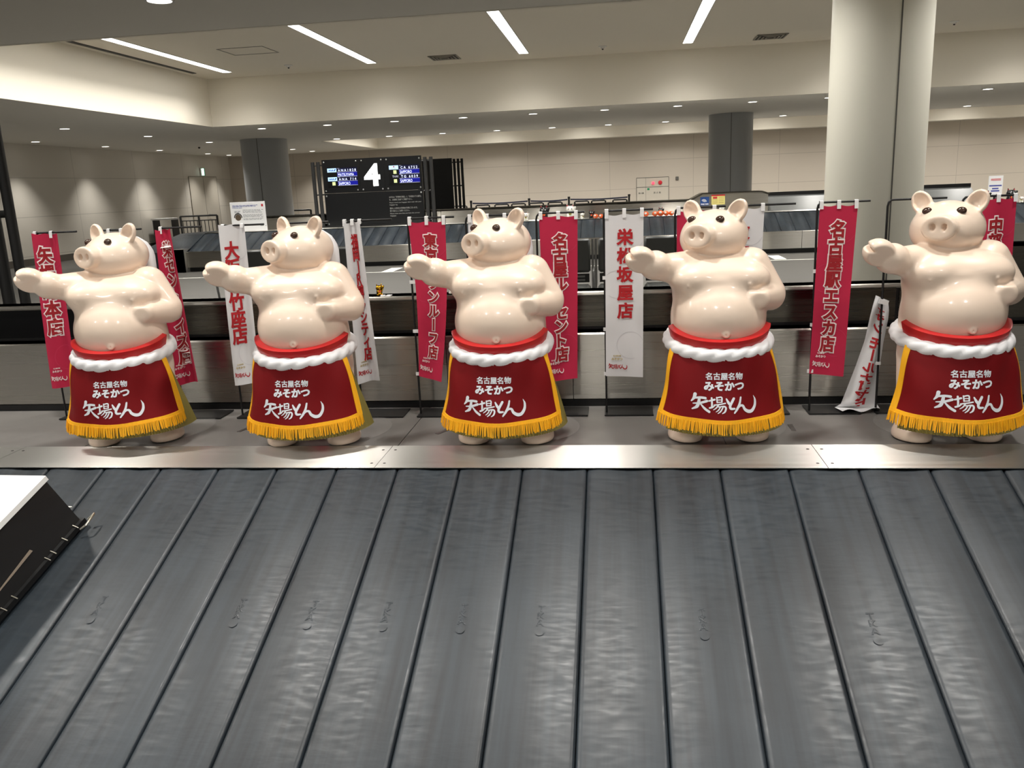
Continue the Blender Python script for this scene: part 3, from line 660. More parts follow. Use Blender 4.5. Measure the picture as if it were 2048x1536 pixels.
def make_pig():
    t = thing('pig_statue', '', 'statue', (0, 0, .8), 0, 'pig statues in red aprons')
    sculpt('body', body_sdf, (-.315, -.21, -.012), (.215, .185, .745), .0036, M['skin'], t, 2)
    ang = math.atan2(HF[1], HF[0]) + PI / 2; rot = Matrix.Rotation(ang, 3, 'Z')
    for s in (-1, 1):
        o = MB().ball((0, 0, 0), (.0142, .010, .0118), 20, 12, rot @ Matrix.Rotation(R(-34), 3, 'X')).build('eye', M['eye'], t); o.location = hp(s * .0455, .0785, .046)
    # red band
    mb = MB(); V = []; N = 48
    for i in range(N + 1):
        p = R(-80 + 160 * i / N); zt = .331 + .030 * (abs(p) / R(78)) ** 2; c, s = math.cos(p), math.sin(p)
        for (dr, z) in ((-.014, .288), (.004, zt - .004), (.0045, zt), (-.010, zt + .006), (-.024, zt + .003), (-.03, .288)): V.append((-.018 + (.152 + dr) * s, -.022 - (.152 + dr) * c, z))
    F = [(i * 6 + j, i * 6 + (j + 1) % 6, (i + 1) * 6 + (j + 1) % 6, (i + 1) * 6 + j) for i in range(N) for j in range(6)] + [tuple(range(6)), tuple(range(N * 6, N * 6 + 6))]
    mb.add(V, F).build('waistband', M['red'], t, smooth=50)
    # rope belt and the loop tied behind
    pts = []
    for i in range(150):
        p = 2 * PI * i / 150; pts.append((-.018 + .147 * math.sin(p), -.018 - .152 * math.cos(p), .289 + .024 * (1 - math.cos(p))))
    rope_mesh(pts, .0218, -7, True).build('rope_belt', M['rope'], t, smooth=60)
    pts = [(.055 * math.cos(a) + .002, .152 + .012 * math.sin(a), z) for a, z in [(0, .33), (0, .36), (0, .40), (0, .44), (0, .48), (0, .52), (0, .56), (0, .60)]]
    arc = [(.055 * math.cos(a) + .002, .155, .605 + .064 * math.sin(a)) for a in np.linspace(.15, PI - .15, 14)]
    full = pts + arc + [(-.053, .152, z) for z in (.60, .56, .52, .48, .44, .40, .36, .33)]
    rope_mesh(full, .020, 5, False, 24).build('rope_loop', M['rope'], t, smooth=60)
    # olive skirt under the apron
    def sk(u, v, l):
        ph = R(-60 + u * (124 + 26 * v)); rib = .0022 * math.cos(2 * PI * 52 * u); a = .150 + .047 * v + rib + l; b = .148 + .042 * v + rib + l
        return (-.012 + a * math.sin(ph), -.012 - b * math.cos(ph), .288 + .02 * (1 - math.cos(ph)) - v * (.237 + .02 * (1 - math.cos(ph))))
    sheet(sk, 208, 8, .006).build('under_skirt', M['olive'], t, smooth=70)
    apo = sheet(lambda u, v, l: ap(-1 + 2 * u, v, l), 60, 24, .0015).build('apron', M['apron'], t, smooth=60)
    mb = MB()
    text_on(mb, '名古屋名物', ap_xz, -.022, .2325, .0215, .028, .0012, sx=1.0)
    text_on(mb, 'みそかつ', ap_xz, -.022, .2045, .0285, .05, .0012, sx=1.03)
    mb.build('lettering', M['letter'], apo, smooth=0)
    mb = MB()
    for p, w in LOGO:
        q = stroke_mesh([((x - 957) / 4950 - .002, .181 - (-y - 700) / 4950) for x, y in p], [k / 4950 for k in w]); put2d(mb, q, ap_xz, .0014)
    mb.build('brush_lettering', M['letter'], apo, smooth=0)
    for s in (-1, 1):
        sheet(lambda u, v, l: ap(s * (.895 + .108 * u), v * 1.004, .0016 + l), 4, 20, .0022).build('side_trim', M['gold'], apo, smooth=60)
    sheet(lambda u, v, l: ap(-1.004 + 2.008 * u, .955 + .06 * v, .002 + l), 60, 3, .003).build('hem_band', M['gold'], apo, smooth=60)
    mb = MB(); rnd = random.Random(3)
    N = 150
    for i in range(N):
        u = -1 + 2 * (i + .5) / N; gap = 1.0
        du = rnd.uniform(-.012, .012) + .004 * math.sin(i * .4); ln = .032 + rnd.uniform(-.004, .003); w = .0105 + rnd.uniform(-.002, .001); li = .0025 + rnd.uniform(-.0015, .003)
        a0 = Vector(ap(u - w / 2, 1.0, li)); a1 = Vector(ap(u + w / 2, 1.0, li)); b0 = Vector(ap(u - w / 2 * .8 + du, 1.0, li + .006)); b1 = Vector(ap(u + w / 2 * .8 + du, 1.0, li + .006))
        dn = Vector((0, 0, -ln)); back = Vector(((a0.x + .017), (a0.y + .025), 0)).normalized() * -.0022
        m0 = (a0 + b0) / 2 + dn * .5; m1 = (a1 + b1) / 2 + dn * .5
        V = [a0, a1, m0, m1, b0 + dn, b1 + dn]; V += [p + back for p in V]
        mb.add(V, [(0, 1, 3, 2), (2, 3, 5, 4), (6, 8, 9, 7), (8, 10, 11, 9), (0, 2, 8, 6), (2, 4, 10, 8), (1, 7, 9, 3), (3, 9, 11, 5), (4, 5, 11, 10), (0, 6, 7, 1)])
    mb.build('fringe', M['gold'], apo, smooth=30)
    MB().lathe([(.0, .0002), (.197, .0002), (.20, .0012), (.197, .0022), (0, .0022)], 64, (.02, .095, 0), cap=False).build('base_disc', M['disc'], t)['label'] = 'clear round base disc'
    return t
PIGS = [((-1.665, 2.632), 14.4, 'leftmost, beside the first red banner'), ((-1.010, 2.611), 4.2, 'standing between two white banners'), ((-.360, 2.620), 0., 'middle, between two red banners'),
        ((.317, 2.636), 1.6, 'hoof reaching before flat white banner'), ((.997, 2.625), 1.2, 'beside the crumpled fallen banner')]
pig = None
for (x, y), a, nm in PIGS:
    if pig is None: pig = make_pig(); o = pig
    else: o = copy_tree(pig)
    o.location = (x, y, .8); o.rotation_euler = (0, 0, R(a)); o['label'] = 'cream pig statue in red apron and rope belt, ' + nm

# ================================================================== BANNER STANDS
BN = {
'B1': [(-2.1500, 1.5061), (-2.0504, 1.5026), (-2.1712, 0.9189), (-2.0681, 0.9236)],
'H1': [(-1.8571, 1.4976), (-1.7589, 1.4996), (-1.8741, 0.9273), (-1.7717, 0.9300)],
'B2': [(-1.6616, 1.5015), (-1.6052, 1.5048), (-1.6678, 0.9206), (-1.5711, 0.9388)],
'B3': [(-1.4213, 1.5106), (-1.3250, 1.5123), (-1.4286, 0.9215), (-1.3296, 0.9280)],
'H2': [(-1.1771, 1.4817), (-1.1204, 1.4687), (-1.1974, 0.9282), (-1.1006, 0.9326)],
'B4': [(-0.9570, 1.5006), (-0.8984, 1.5071), (-0.9511, 0.9212), (-0.8688, 0.9352)],
'B5': [(-0.7271, 1.4956), (-0.5961, 1.4942), (-0.7260, 0.9464), (-0.6442, 0.9229)],
'B6': [(-0.5152, 1.4980), (-0.3830, 1.4998), (-0.5287, 0.9196), (-0.3904, 0.9233)],
'B7': [(-0.2697, 1.4989), (-0.1390, 1.4956), (-0.2649, 0.9162), (-0.1525, 0.9311)],
'B8': [(-0.0465, 1.4938), (0.0818, 1.4955), (-0.0521, 0.9370), (0.0768, 0.9316)],
'B9': [(0.1921, 1.4962), (0.3191, 1.5011), (0.1906, 0.9337), (0.3202, 0.9283)],
'B10': [(0.3531, 1.4965), (0.4749, 1.4999), (0.3523, 0.9350), (0.4600, 0.9299)],
'B11': [(0.6506, 1.4979), (0.7692, 1.4964), (0.6375, 0.9362), (0.7495, 0.9242)],
'B13': [(1.1408, 1.4990), (1.2510, 1.4992), (1.1519, 0.9409), (1.2617, 0.9359)]}
POLE = {'B1': -2.1400, 'H1': -1.8859, 'B2': -1.6534, 'B3': -1.4186, 'H2': -1.1804, 'B4': -0.9511, 'B5': -0.7296, 'B6': -0.5245, 'B7': -0.2804, 'B8': -0.0515, 'B9': 0.1859, 'B10': 0.4100, 'B11': 0.6438, 'B12': 0.8630, 'B13': 1.0902}
def stand(px, label, bar=.165):
    t = thing('banner_stand', label, 'banner', (px, 2.89, .8), 0, 'banner stands behind the pigs')
    MB().box((.078, .02, .002), (.17, .115, .004)).build('base_plate', M['platew'], t, smooth=0)
    z = .707; pts = [(0, 0, .003), (0, 0, .3), (0, 0, z - .02), (.003, 0, z - .008), (.010, 0, z - .001), (.02, 0, z), (bar, 0, z)]
    MB().tube(pts, .0036, 10).build('pole', M['rod'], t)
    return t
def banner(key, red, chars, v0, v1, cu, size, label, tabs=(.04, .5, .96), ripple=0., sway=0., logo=True, cu1=None, phase=0., faint=True):
    px = POLE[key]; t = stand(px, label); tl, tr, bl, br = BN[key]
    Wt = .131; Hh = (tl[1] + tr[1] - bl[1] - br[1]) / 2
    def fn(u, v, l):           # u right, v down; l towards the viewer
        x = (tl[0] * (1 - u) + tr[0] * u) * (1 - v) + (bl[0] * (1 - u) + br[0] * u) * v
        z = (tl[1] * (1 - u) + tr[1] * u) * (1 - v) + (bl[1] * (1 - u) + br[1] * u) * v
        s = math.sin(PI * v)
        x += sway * s; sag = -.004 * math.sin(PI * 2 * u) ** 2 * (1 - v) ** 6
        y = 2.884 - ripple * (.35 + .65 * v) * math.sin(2 * PI * (u * .9 + phase)) - .004 * math.sin(3 * v + 5 * u + phase * 9) * v
        return (x - px, y - 2.89 - l, z - .8 + sag)
    cl = sheet(fn, 20, 40, .0012).build('banner_cloth', M['bred' if red else 'bwhite'], t, smooth=60)
    asp = Hh / Wt
    def chart(x, y, l):       # x,y in cloth widths, y up from the top edge
        return fn(x, -y / asp, l)
    n = len(chars)
    if n:
        fg = MB(); bg = MB(); c1 = cu if cu1 is None else cu1
        for i, ch in enumerate(chars):
            if ch == ' ': continue
            v = v0 + (v1 - v0) * (i / (n - 1) if n > 1 else 0); cx = cu + (c1 - cu) * (i / max(1, n - 1))
            def cf(x, y, l, cx=cx, v=v, ch=ch):
                if ch == 'ー':      # upright long-vowel bar in vertical writing
                    x, y = cx + (y + v * asp), -v * asp + (x - cx)
                return chart(x, y, l)
            text_on(fg, ch, cf, cx, -v * asp, size, .044 if red else .038, .0016)
            if red: text_on(bg, ch, cf, cx, -v * asp, size, .114, .0007)
        fg.build('lettering', M['ink2' if red else 'ink'], cl, smooth=0)
        if red: bg.build('letter_outline', M['outl'], cl, smooth=0)
    if logo:
        mb = MB(); s = .50 / 930
        for p, w in LOGO: put2d(mb, stroke_mesh([((x - 400) * s + .07, -(.935 * asp) + (y + 830) * s) for x, y in p], [k * s * 1.15 for k in w], 4), chart, .0016)
        mb.build('brush_lettering', M['outl' if red else 'ink'], cl, smooth=0)
        mb = MB(); text_on(mb, 'みそかつ', chart, .30, -.888 * asp, .075, .04, .0014); text_on(mb, '名古屋名物', chart, .30, -.868 * asp, .042, .03, .0014); mb.build('small_lettering', M['outl' if red else 'olivetxt'], cl, smooth=0)
    if faint:                 # pale printed rings on the cloth
        mb = MB()
        for (cx, v, r0, r1) in ((.66, .13, -PI, .3), (.30, .42, -2.2, 2.6), (.66, .80, -.2, PI * 1.6)):
            pts = [(cx + .36 * math.cos(a), -v * asp + .36 * math.sin(a)) for a in np.linspace(r0, r1, 26)]
            pts = [p for p in pts if .01 < p[0] < .99]
            if len(pts) > 2: put2d(mb, stroke_mesh(pts, [.012] * len(pts), 2), chart, .0004)
        mb.build('printed_ring', M['faintr' if red else 'faintw'], cl, smooth=0)
    for u in tabs:            # little tape loops over the bar
        x, y, z = fn(u, 0., 0.); zb = .707
        mb = MB(); mb.add([(x - .0062, -.0085, z - .012), (x + .0062, -.0085, z - .012), (x + .0062, -.0065, zb + .004), (x - .0062, -.0065, zb + .004), (x - .0062, 0, zb + .0062), (x + .0062, 0, zb + .0062), (x + .0062, .0062, zb + .002), (x - .0062, .0062, zb + .002), (x + .0062, .004, z - .010), (x - .0062, .004, z - .010)],
               [(0, 1, 2, 3), (3, 2, 5, 4), (4, 5, 6, 7), (7, 6, 8, 9)]); mb.build('tape_tab', M['tab'], cl, smooth=30)
    if 0 in tabs or .04 in tabs:
        for v in (.0, .38, .70, .985):
            x, y, z = fn(0., v, 0.)
            if abs(x) < .03 and v > 0: q = MB(); q.box((x * .5, -.0052, z), (abs(x) + .014, .002, .012)); q.build('tape_tab', M['tab'], cl, smooth=0)
    return t
banner('B1', True, '矢場町本店', .135, .595, .42, .50, 'red banner, leftmost, behind the outstretched arm of the first pig', tabs=(.1, .75), ripple=.016, phase=.1)
banner('H1', False, '', 0, 0, .5, .4, 'white banner mostly hidden behind the head of the leftmost pig', tabs=(.1, .6), ripple=.012)
banner('B2', True, '栄セントライズ店', .125, .82, .52, .44, 'narrow red banner just right of the leftmost pig', tabs=(.3,), ripple=.024, phase=.2)
banner('B3', False, '大阪松竹座店', .155, .685, .42, .50, 'white banner left of the second pig, behind its reaching arm', tabs=(.15, .9), ripple=.016, phase=.1, cu1=.38)
banner('H2', True, '', 0, 0, .5, .4, 'drooping red banner hidden behind the second pig', tabs=(.1,), ripple=.02)
banner('B4', False, '福岡JR博多シティ店', .115, .82, .50, .40, 'white banner right of the second pig, top edge bunched up', tabs=(.02, .5, .95), ripple=.02, phase=.3, cu1=.52)
banner('B5', True, '東京グランルーフ店', .115, .82, .56, .36, 'red banner left of the middle pig, behind its reaching arm', ripple=.004, sway=.012, cu1=.56)
banner('B6', False, '', 0, 0, .5, .4, 'white banner hidden behind the middle pig')
banner('B7', True, '名古屋ルーセント店', .145, .835, .52, .40, 'red banner directly right of the middle pig', ripple=.004)
banner('B8', False, '栄松坂屋店', .135, .583, .52, .43, 'flat white banner between the third and fourth pigs', ripple=.002)
banner('B9', True, '', 0, 0, .5, .4, 'red banner hidden behind the head of the fourth pig')
banner('B10', False, '東京', .138, .25, .46, .36, 'white banner half hidden behind the right shoulder of the fourth pig', tabs=(.3, .96))
banner('B11', True, '名古屋駅エスカ店', .134, .81, .50, .43, 'flat red banner between the fourth and fifth pigs', ripple=.002, cu1=.46)
banner('B13', True, '中部国際空港店', .15, .70, .47, .42, 'red banner at the far right behind the rightmost pig', tabs=(.1, .5, .96), ripple=.008)
# stand whose white banner has slipped down
t = stand(POLE['B12'], 'bare black banner stand with crumpled white banner slipped down its pole', .18)
RG = [((0.8469, 1.1964), (0.8898, 1.1766)), ((0.8384, 1.165), (0.8936, 1.143)), ((0.8314, 1.1301), (0.8936, 1.112)), ((0.8194, 1.0452), (0.8841, 1.0269)), ((0.797, 0.9592), (0.8777, 0.9405)), ((0.7759, 0.8893), (0.8711, 0.8846)), ((0.7527, 0.822), (0.8714, 0.8209))]
def rag(u, v, l):
    k = v * 8; i = min(int(k), 7); f = k - i
    def row(j, u):
        if j < 7:
            (x0, z0), (x1, z1) = RG[j]; return Vector((x0 * (1 - u) + x1 * u, 2.905 - .010 * math.sin(PI * u) - .006 * math.sin(7 * u + j) + .012 * u * u, z0 * (1 - u) + z1 * u))
        a, b = ((.735, 2.915), (.880, 2.905)) if j == 7 else ((.745, 2.850), (.872, 2.872)); z = .8075 if j == 7 else .811 + .006 * math.sin(9 * u)
        return Vector((a[0] * (1 - u) + b[0] * u, a[1] * (1 - u) + b[1] * u, z))
    p = row(i, u) * (1 - f) + row(i + 1, u) * f
    return (p.x - POLE['B12'], p.y - 2.89 - l, p.z - .8)
cl = sheet(rag, 16, 48, .0012).build('banner_cloth', M['bwhite'], t, smooth=60)
mb = MB()
for i, ch in enumerate('イオンモールナゴヤドー'):
    v = (.16, .235, .30, .375, .435, .50, .565, .62, .68, .735, .79)[i]
    def cf(x, y, l, v=v, ch=ch):
        if ch == 'ー': x, y = y, x
        return rag(.50 - .02 * v - x * 1.0, v - y * .125, l)      # seen from its back: mirrored
    text_on(mb, ch, cf, 0, 0, .52, .04, .0016)
mb.build('lettering', M['ink'], cl, smooth=0)
q = MB(); q.box((.004, -.005, .376), (.03, .006, .016), Matrix.Rotation(R(15), 3, 'Y')); q.box((-.002, -.0045, .168), (.016, .003, .010)); q.build('tape_tab', M['tab'], cl, smooth=0)

# ================================================================== BLACK CASE ON THE BELT
t = thing('black_case', 'black sided case with bright white lid lying on the sloping belt, bottom left', 'case', (-1.524, 2.069, slope_z(2.069)))
a = R(20.56); fs = Vector((-.083, -.93, -.35)).normalized(); fx = Vector((-1, .03, 0)).normalized(); nn = Vector((0, -math.sin(a), math.cos(a)))
def cs(i, j, h): return Vector((0, 0, .004)) + fx * i + fs * j + nn * h
def case_box(i0, i1, j0, j1, h0, h1, ins):
    V = [cs(i0, j0, h0), cs(i1, j0, h0), cs(i1, j1, h0), cs(i0, j1, h0), cs(i0 + ins, j0 + ins * .3, h1), cs(i1 - ins, j0 + ins * .3, h1), cs(i1 - ins, j1 - ins, h1), cs(i0 + ins, j1 - ins, h1)]
    return MB().add(V, [(0, 3, 2, 1), (4, 5, 6, 7), (0, 1, 5, 4), (1, 2, 6, 5), (2, 3, 7, 6), (3, 0, 4, 7)])
case_box(0.012, .80, .008, .62, .012, .168, .035).build('body', M['caseb'], t, smooth=0)
case_box(.040, .77, .014, .59, .168, .182, .003).build('lid', M['casew'], t, smooth=0)['label'] = 'bright white lid'
case_box(0, .81, 0, .63, 0, .014, .002).build('flange', M['black'], t, smooth=0)
mb = MB()
for j in (.04, .09, .14, .165, .30, .34, .42, .47): mb.tube([cs(-.004, j, .012), cs(.02, j - .004, .02)], .0018, 6)
for i in (.03, .06): mb.tube([cs(i, -.004, .05), cs(i + .03, -.002, .052)], .0018, 6)
mb.build('staple', M['staple'], t)
mb = MB(); mb.tube([cs(-.01, .005, .012), cs(-.022, -.012, .02), cs(-.026, .012, .02), cs(-.026, .035, .018), cs(-.012, .045, .012)], .003, 8); mb.build('corner_ring', M['staple'], t)
mb = MB(); mb.add([cs(.014 + .2 * 0 + .0215, .18, .07), cs(.0235, .38, .055), cs(.0225, .38, .048), cs(.0205, .18, .062)], [(0, 1, 2, 3)]); mb.v = [tuple(Vector(p) - fx * .004) for p in mb.v]; mb.build('scuff', M['scuff'], t, smooth=0)

# ================================================================== FIGURINES ON THE RAIL
def cat_sdf(P):      # sitting beckoning cat, one unit tall, facing -y
    d = smin(E(P, (0, .02, .26), (.25, .23, .28)), E(P, (0, -.01, .62), (.29, .25, .24)), .06)
    for s in (-1, 1):
        d = smin(d, C(P, (s * .16, -.02, .78), (s * .21, .0, .96), .085, .025), .03)
        d = smin(d, E(P, (s * .17, -.17, .07), (.11, .14, .075)), .03)
    d = smin(d, C(P, (-.15, -.16, .38), (-.13, -.24, .16), .07, .065), .03)
    d = smin(d, C(P, (.22, -.05, .42), (.33, -.10, .74), .075, .08), .03)
    d = smin(d, E(P, (0, -.23, .56), (.09, .05, .06)), .04)
    return np.maximum(d, -P[..., 2] + .004)
_cat = {}
def cat(x, y, z, h, mname, label, trim='catr', rz=0., loc_group='lucky cats on the far carousel'):
    key = (mname, trim)
    if key not in _cat:
        t = thing('lucky_cat', label, 'figurine', (x, y, z), rz, loc_group)
        if 'mesh' not in _cat:
            b = sculpt('body', cat_sdf, (-.42, -.40, -.03), (.50, .34, 1.05), .022, M[mname], t, 1); _cat['mesh'] = b
        else:
            b = _cat['mesh'].copy(); b.data = b.data.copy(); b.data.materials[0] = M[mname]; COL.objects.link(b); b.parent = t
        for s in (-1, 1):
            MB().ball((s * .10, -.235, .66), (.035, .02, .045), 10, 6).build('eye', M['catk' if mname != 'catk' else 'tab'], t)
            MB().ball((s * .185, -.055, .86), (.04, .03, .07), 10, 6, Matrix.Rotation(s * .25, 3, 'Y')).build('inner_ear', M[trim], t)
        MB().lathe([(.215, -.02), (.235, 0), (.215, .02)], 24, (0, 0, .44), cap=False).build('collar', M[trim], t)
        MB().ball((0, -.23, .36), (.10, .04, .09), 12, 8).build('bib', M['bib' if mname == 'catw' else 'orange'], t)
        _cat[key] = t
    else:
        t = copy_tree(_cat[key]); tag(t, label, 'figurine', loc_group)
    t.location = (x, y, z); t.rotation_euler = (0, 0, rz); t.scale = (h, h, h); return t
gc = cat(-.915, 3.11, 1.215, .046, 'catg', 'tiny shiny gold cat figurine on the steel rail right of the second pig', 'catg', .5, 'small figurines on the near rail')
gc = cat(-.625, 3.11, 1.215, .056, 'catw', 'tiny white cat figurine on the steel rail beside the middle pig', 'catr', -.3, 'small figurines on the near rail')
for i, (x, nm) in enumerate([(-.896, 'leaning on the gold cat figurine'), (-.873, 'lying right of the gold cat figurine')]):
    tag(MB().box((0, 0, .0015), (.018, .03, .003), Matrix.Rotation(R(14 * (1 - i)), 3, 'Z')).build('paper_slip', M['paper'], smooth=0, loc=(x, 3.088, 1.215)), 'small white paper slip on the steel rail, ' + nm, 'paper slip')

# ================================================================== FAR CAROUSEL
FC = thing('baggage_carousel', 'far baggage carousel with steel fascia across the hall behind the waiting seats', 'baggage carousel', (0, 18.2, 0))
FX0, FX1 = -9.83, 14.0
def fw(mb): mb.v = [(x, y - 18.2, z) for x, y, z in mb.v]; return mb
mb = MB(); mb.extr_x([(18.3, 0), (18.3, .12), (18.25, .40), (19.2, .76), (20.4, .76), (20.4, 0)], FX0, FX1); fw(mb).build('chassis', M['black'], FC, smooth=0)
for a in np.arange(FX0, FX1, 3.4):
    b = min(a + 3.4, FX1); mb = MB(); mb.extr_x([(18.2, .10), (18.2, .45), (18.23, .46), (18.26, .45), (18.26, .10)], a + .004, b - .004); fw(mb).build('fascia_panel', M['steelv'], FC, smooth=0)
fp = None; x = FX0; 
PWF = .30
def fpal():
    mb = MB(); V = []; ys = (18.27, 19.2); us = (0, .03, .5, .97, 1)
    for y in ys:
        for u in us: V.append((u * PWF, y - 18.2, .45 + (y - 18.27) / .93 * .36 + (-.012 if u in (0, 1) else (.006 if u == .5 else 0))))
    n = 5; F = [(i, i + 1, n + i + 1, n + i) for i in range(n - 1)]; k = len(V); V += [(x, y, z - .02) for x, y, z in V]; F += [tuple(q + k for q in f[::-1]) for f in F]
    rim = [0, 1, 2, 3, 4, 9, 8, 7, 6, 5]
    for a, b in zip(rim, rim[1:] + rim[:1]): F.append((a, b, b + k, a + k))
    return mb.add(V, F)
for k in range(int((FX1 - FX0) / PWF)):
    if fp is None: fp = fpal().build('pallet', M['rubber'], FC, smooth=50); o = fp
    else: o = fp.copy(); COL.objects.link(o); o.parent = FC
    o.location = (FX0 + k * PWF, 0, 0)
mb = MB(); mb.extr_x([(19.19, .79), (19.19, .822), (19.9, .822), (19.9, .79)], FX0, FX1); fw(mb).build('deck_panel', M['steel'], FC, smooth=0)
for a, b in ((FX0 + 1.2, -4.2), (-4.2, -1.2), (-1.2, 1.67)):
    mb = MB(); mb.extr_x([(19.9, .822), (19.9, 1.10), (19.93, 1.125), (20.05, 1.125), (20.05, .822)], a + .004, b - .004); fw(mb).build('spine_panel', M['steelv'], FC, smooth=0)
mb = MB(); mb.extr_x([(19.86, 1.125), (19.86, 1.15), (20.07, 1.15), (20.07, 1.125)], FX0 + 1.2, 1.67); fw(mb).build('spine_cap', M['steeld'], FC, smooth=0)
mb = MB(); mb.prism([(FX0 - .36, 0), (FX0 + .0, 0), (FX0, .52), (FX0 - .36, .52)], 18.1, 18.5); fw(mb).build('end_box', M['steel'], FC, smooth=0)
mb = MB(); mb.lathe([(2.0, .08), (2.0, .45), (1.05, .80), (.4, .80)], 40, (FX0, 20.2, 0), cap=False); mb.f = [f for f in mb.f]; mb.v = [(min(x, FX0 + .0), y, z) for x, y, z in mb.v]; fw(mb).build('end_turn', M['rubber'], FC)
# hood and feed belt at the right
t = thing('conveyor_hood', 'brushed steel conveyor hood with blue and yellow signs on the far carousel', 'conveyor hood', (2.4, 19.9, 0))
mb = MB(); mb.prism([(-.75, .822), (-.72, 1.13), (-.50, 1.245), (.80, 1.245), (.95, 1.20), (.95, .822)], 0, .5); mb.build('shell', M['steelv'], t, smooth=0)
mb = MB(); mb.prism([(-.78, 1.13), (-.76, 1.155), (-.52, 1.272), (.82, 1.272), (1.0, 1.21), (.95, 1.19), (.80, 1.245), (-.50, 1.245), (-.72, 1.13)], -.03, .52); mb.build('top_edge', M['steeld'], t, smooth=0)
t2 = thing('wifi_sign', 'small blue wireless internet sign on the steel conveyor hood', 'sign', (1.945, 19.885, 1.09))
MB().box((0, .004, 0), (.20, .008, .19)).build('board', M['wifi'], t2, smooth=0)
mb = MB(); text_on(mb, 'FREE WiFi', wall_chart(-.002), 0, -.065, .040, .03)
for r in (.02, .04, .06): put2d(mb, stroke_mesh([(-.02 + r * math.cos(q), -.02 + r * math.sin(q)) for q in np.linspace(.2, 2.4, 8)], [.010] * 8, 2), wall_chart(-.002))
mb.build('lettering', M['paper'], t2, smooth=0)
t2 = thing('yellow_notice', 'yellow notice with red heading on the steel conveyor hood', 'notice', (2.245, 19.885, 1.115))
MB().box((0, .004, 0), (.30, .008, .22)).build('sheet', M['yel'], t2, smooth=0); MB().box((0, -.001, .095), (.30, .004, .028)).build('heading', M['redp'], t2, smooth=0)
mb = MB()
for r_ in range(4):
    for c_ in range(2): mb.box((-.07 + .14 * c_, -.001, .05 - .04 * r_), (.11, .002, .014))
mb.build('print_lines', M['olivetxt'], t2, smooth=0); MB().box((-.07, -.002, .045), (.09, .002, .04)).build('red_print', M['redp'], t2, smooth=0)
def feed(x0, x1, z1, label):
    t = thing('feed_belt', label, 'conveyor', ((x0 + x1) / 2, 20.2, 0)); w = x1 - x0
    mb = MB(); mb.extr_x([(-.25, .823), (.35, z1 - .05), (.35, .823)], -w / 2, w / 2); mb.build('belt', M['seat'], t, smooth=0)
    mb = MB(); mb.extr_x([(.33, z1 - .06), (.33, z1 + .02), (.42, z1 + .02), (.42, 0), (.37, 0), (.37, z1 - .06)], -w / 2, w / 2); mb.build('top_edge', M['black'], t, smooth=0)
feed(3.38, 5.6, 1.20, 'dark sloping feed belt right of the steel conveyor hood'); feed(6.5, 7.9, 1.22, 'dark sloping feed belt seen right of the white column')

# cats and toys on the far carousel
ZC = .822
cat(-2.11, 19.35, ZC, .21, 'catw', 'small white lucky cat alone, nearest the head of the middle pig')
cat(-1.70, 19.45, ZC, .345, 'catk', 'large black lucky cat with red ears behind the red banner')
cat(-1.10, 19.45, ZC, .345, 'catw', 'large white lucky cat with red ears behind the red banner')
cat(-.83, 19.3, ZC, .15, 'catw', 'small white cat figurine between the large white cat and a black cat', rz=.8)
cat(-.62, 19.4, ZC, .20, 'catk', 'small black lucky cat with orange toys at its feet')
cat(2.26, 19.4, ZC, .17, 'catw', 'white and black figurine standing under the steel conveyor hood signs', rz=.3)
cat(7.77, 19.4, ZC, .28, 'catk', 'black lucky cat left of the white paper notice at far right')
cat(8.28, 19.4, ZC, .31, 'catk', 'black lucky cat right of the white paper notice at far right')
cat(8.46, 19.3, ZC, .14, 'catw', 'small white figurine at the far right picture edge', rz=-.5)
_toy = None
def toy(x, y, s, label):
    global _toy
    if _toy is None:
        t = thing('orange_toy', label, 'toy', (x, y, ZC), 0, 'orange toys on the far carousel')
        MB().ball((0, 0, .42), (.5, .45, .42), 16, 10).build('body', M['orange'], t); MB().ball((0, -.25, .5), (.26, .25, .22), 12, 8).build('face', M['catw'], t)
        for q in (-1, 1): MB().ball((q * .09, -.47, .54), .05, 8, 5).build('eye', M['catk'], t)
        _toy = t
    else: t = copy_tree(_toy); tag(t, label, 'toy', 'orange toys on the far carousel')
    t.location = (x, y, ZC); t.scale = (s, s, s); t.rotation_euler = (0, 0, random.uniform(-.6, .6))
for (x, s, nm) in [(-.52, .12, 'right of the small black cat'), (-.40, .11, 'beside the flat white banner, left side'), (.60, .13, 'just right of the flat white banner'), (.80, .13, 'leftmost in the cluster by the dark round toy'), (.92, .15, 'second in the cluster, under the dark round toy'), (1.05, .13, 'third in the cluster right of the dark round toy'), (1.16, .12, 'rightmost in the cluster near the fourth pig')]:
    toy(x, 19.28 + random.uniform(-.02, .03), s, 'orange round toy, ' + nm)
cat(.94, 19.55, ZC, .19, 'catk', 'dark cat figurine rising behind the cluster of orange toys')

t = thing('paper_notice', 'white paper notice with red and blue print between two black cats, far right', 'notice', (8.05, 19.62, ZC))
MB().box((0, .004, .37), (.29, .008, .40)).build('sheet', M['paper'], t, smooth=0); MB().box((0, .02, .09), (.03, .02, .18)).build('stem', M['black'], t, smooth=0); MB().box((0, .02, .006), (.16, .12, .012)).build('foot', M['black'], t, smooth=0)
mb = MB()
for z in (.50, .475): mb.box((0, -.001, z), (.2, .002, .012))
mb.build('red_print', M['redp'], t, smooth=0); mb = MB()
for z, w in ((.36, .25), (.30, .13), (.25, .17)): mb.box((0, -.001, z), (w, .002, .028))
mb.build('blue_print', M['paperblue'], t, smooth=0)

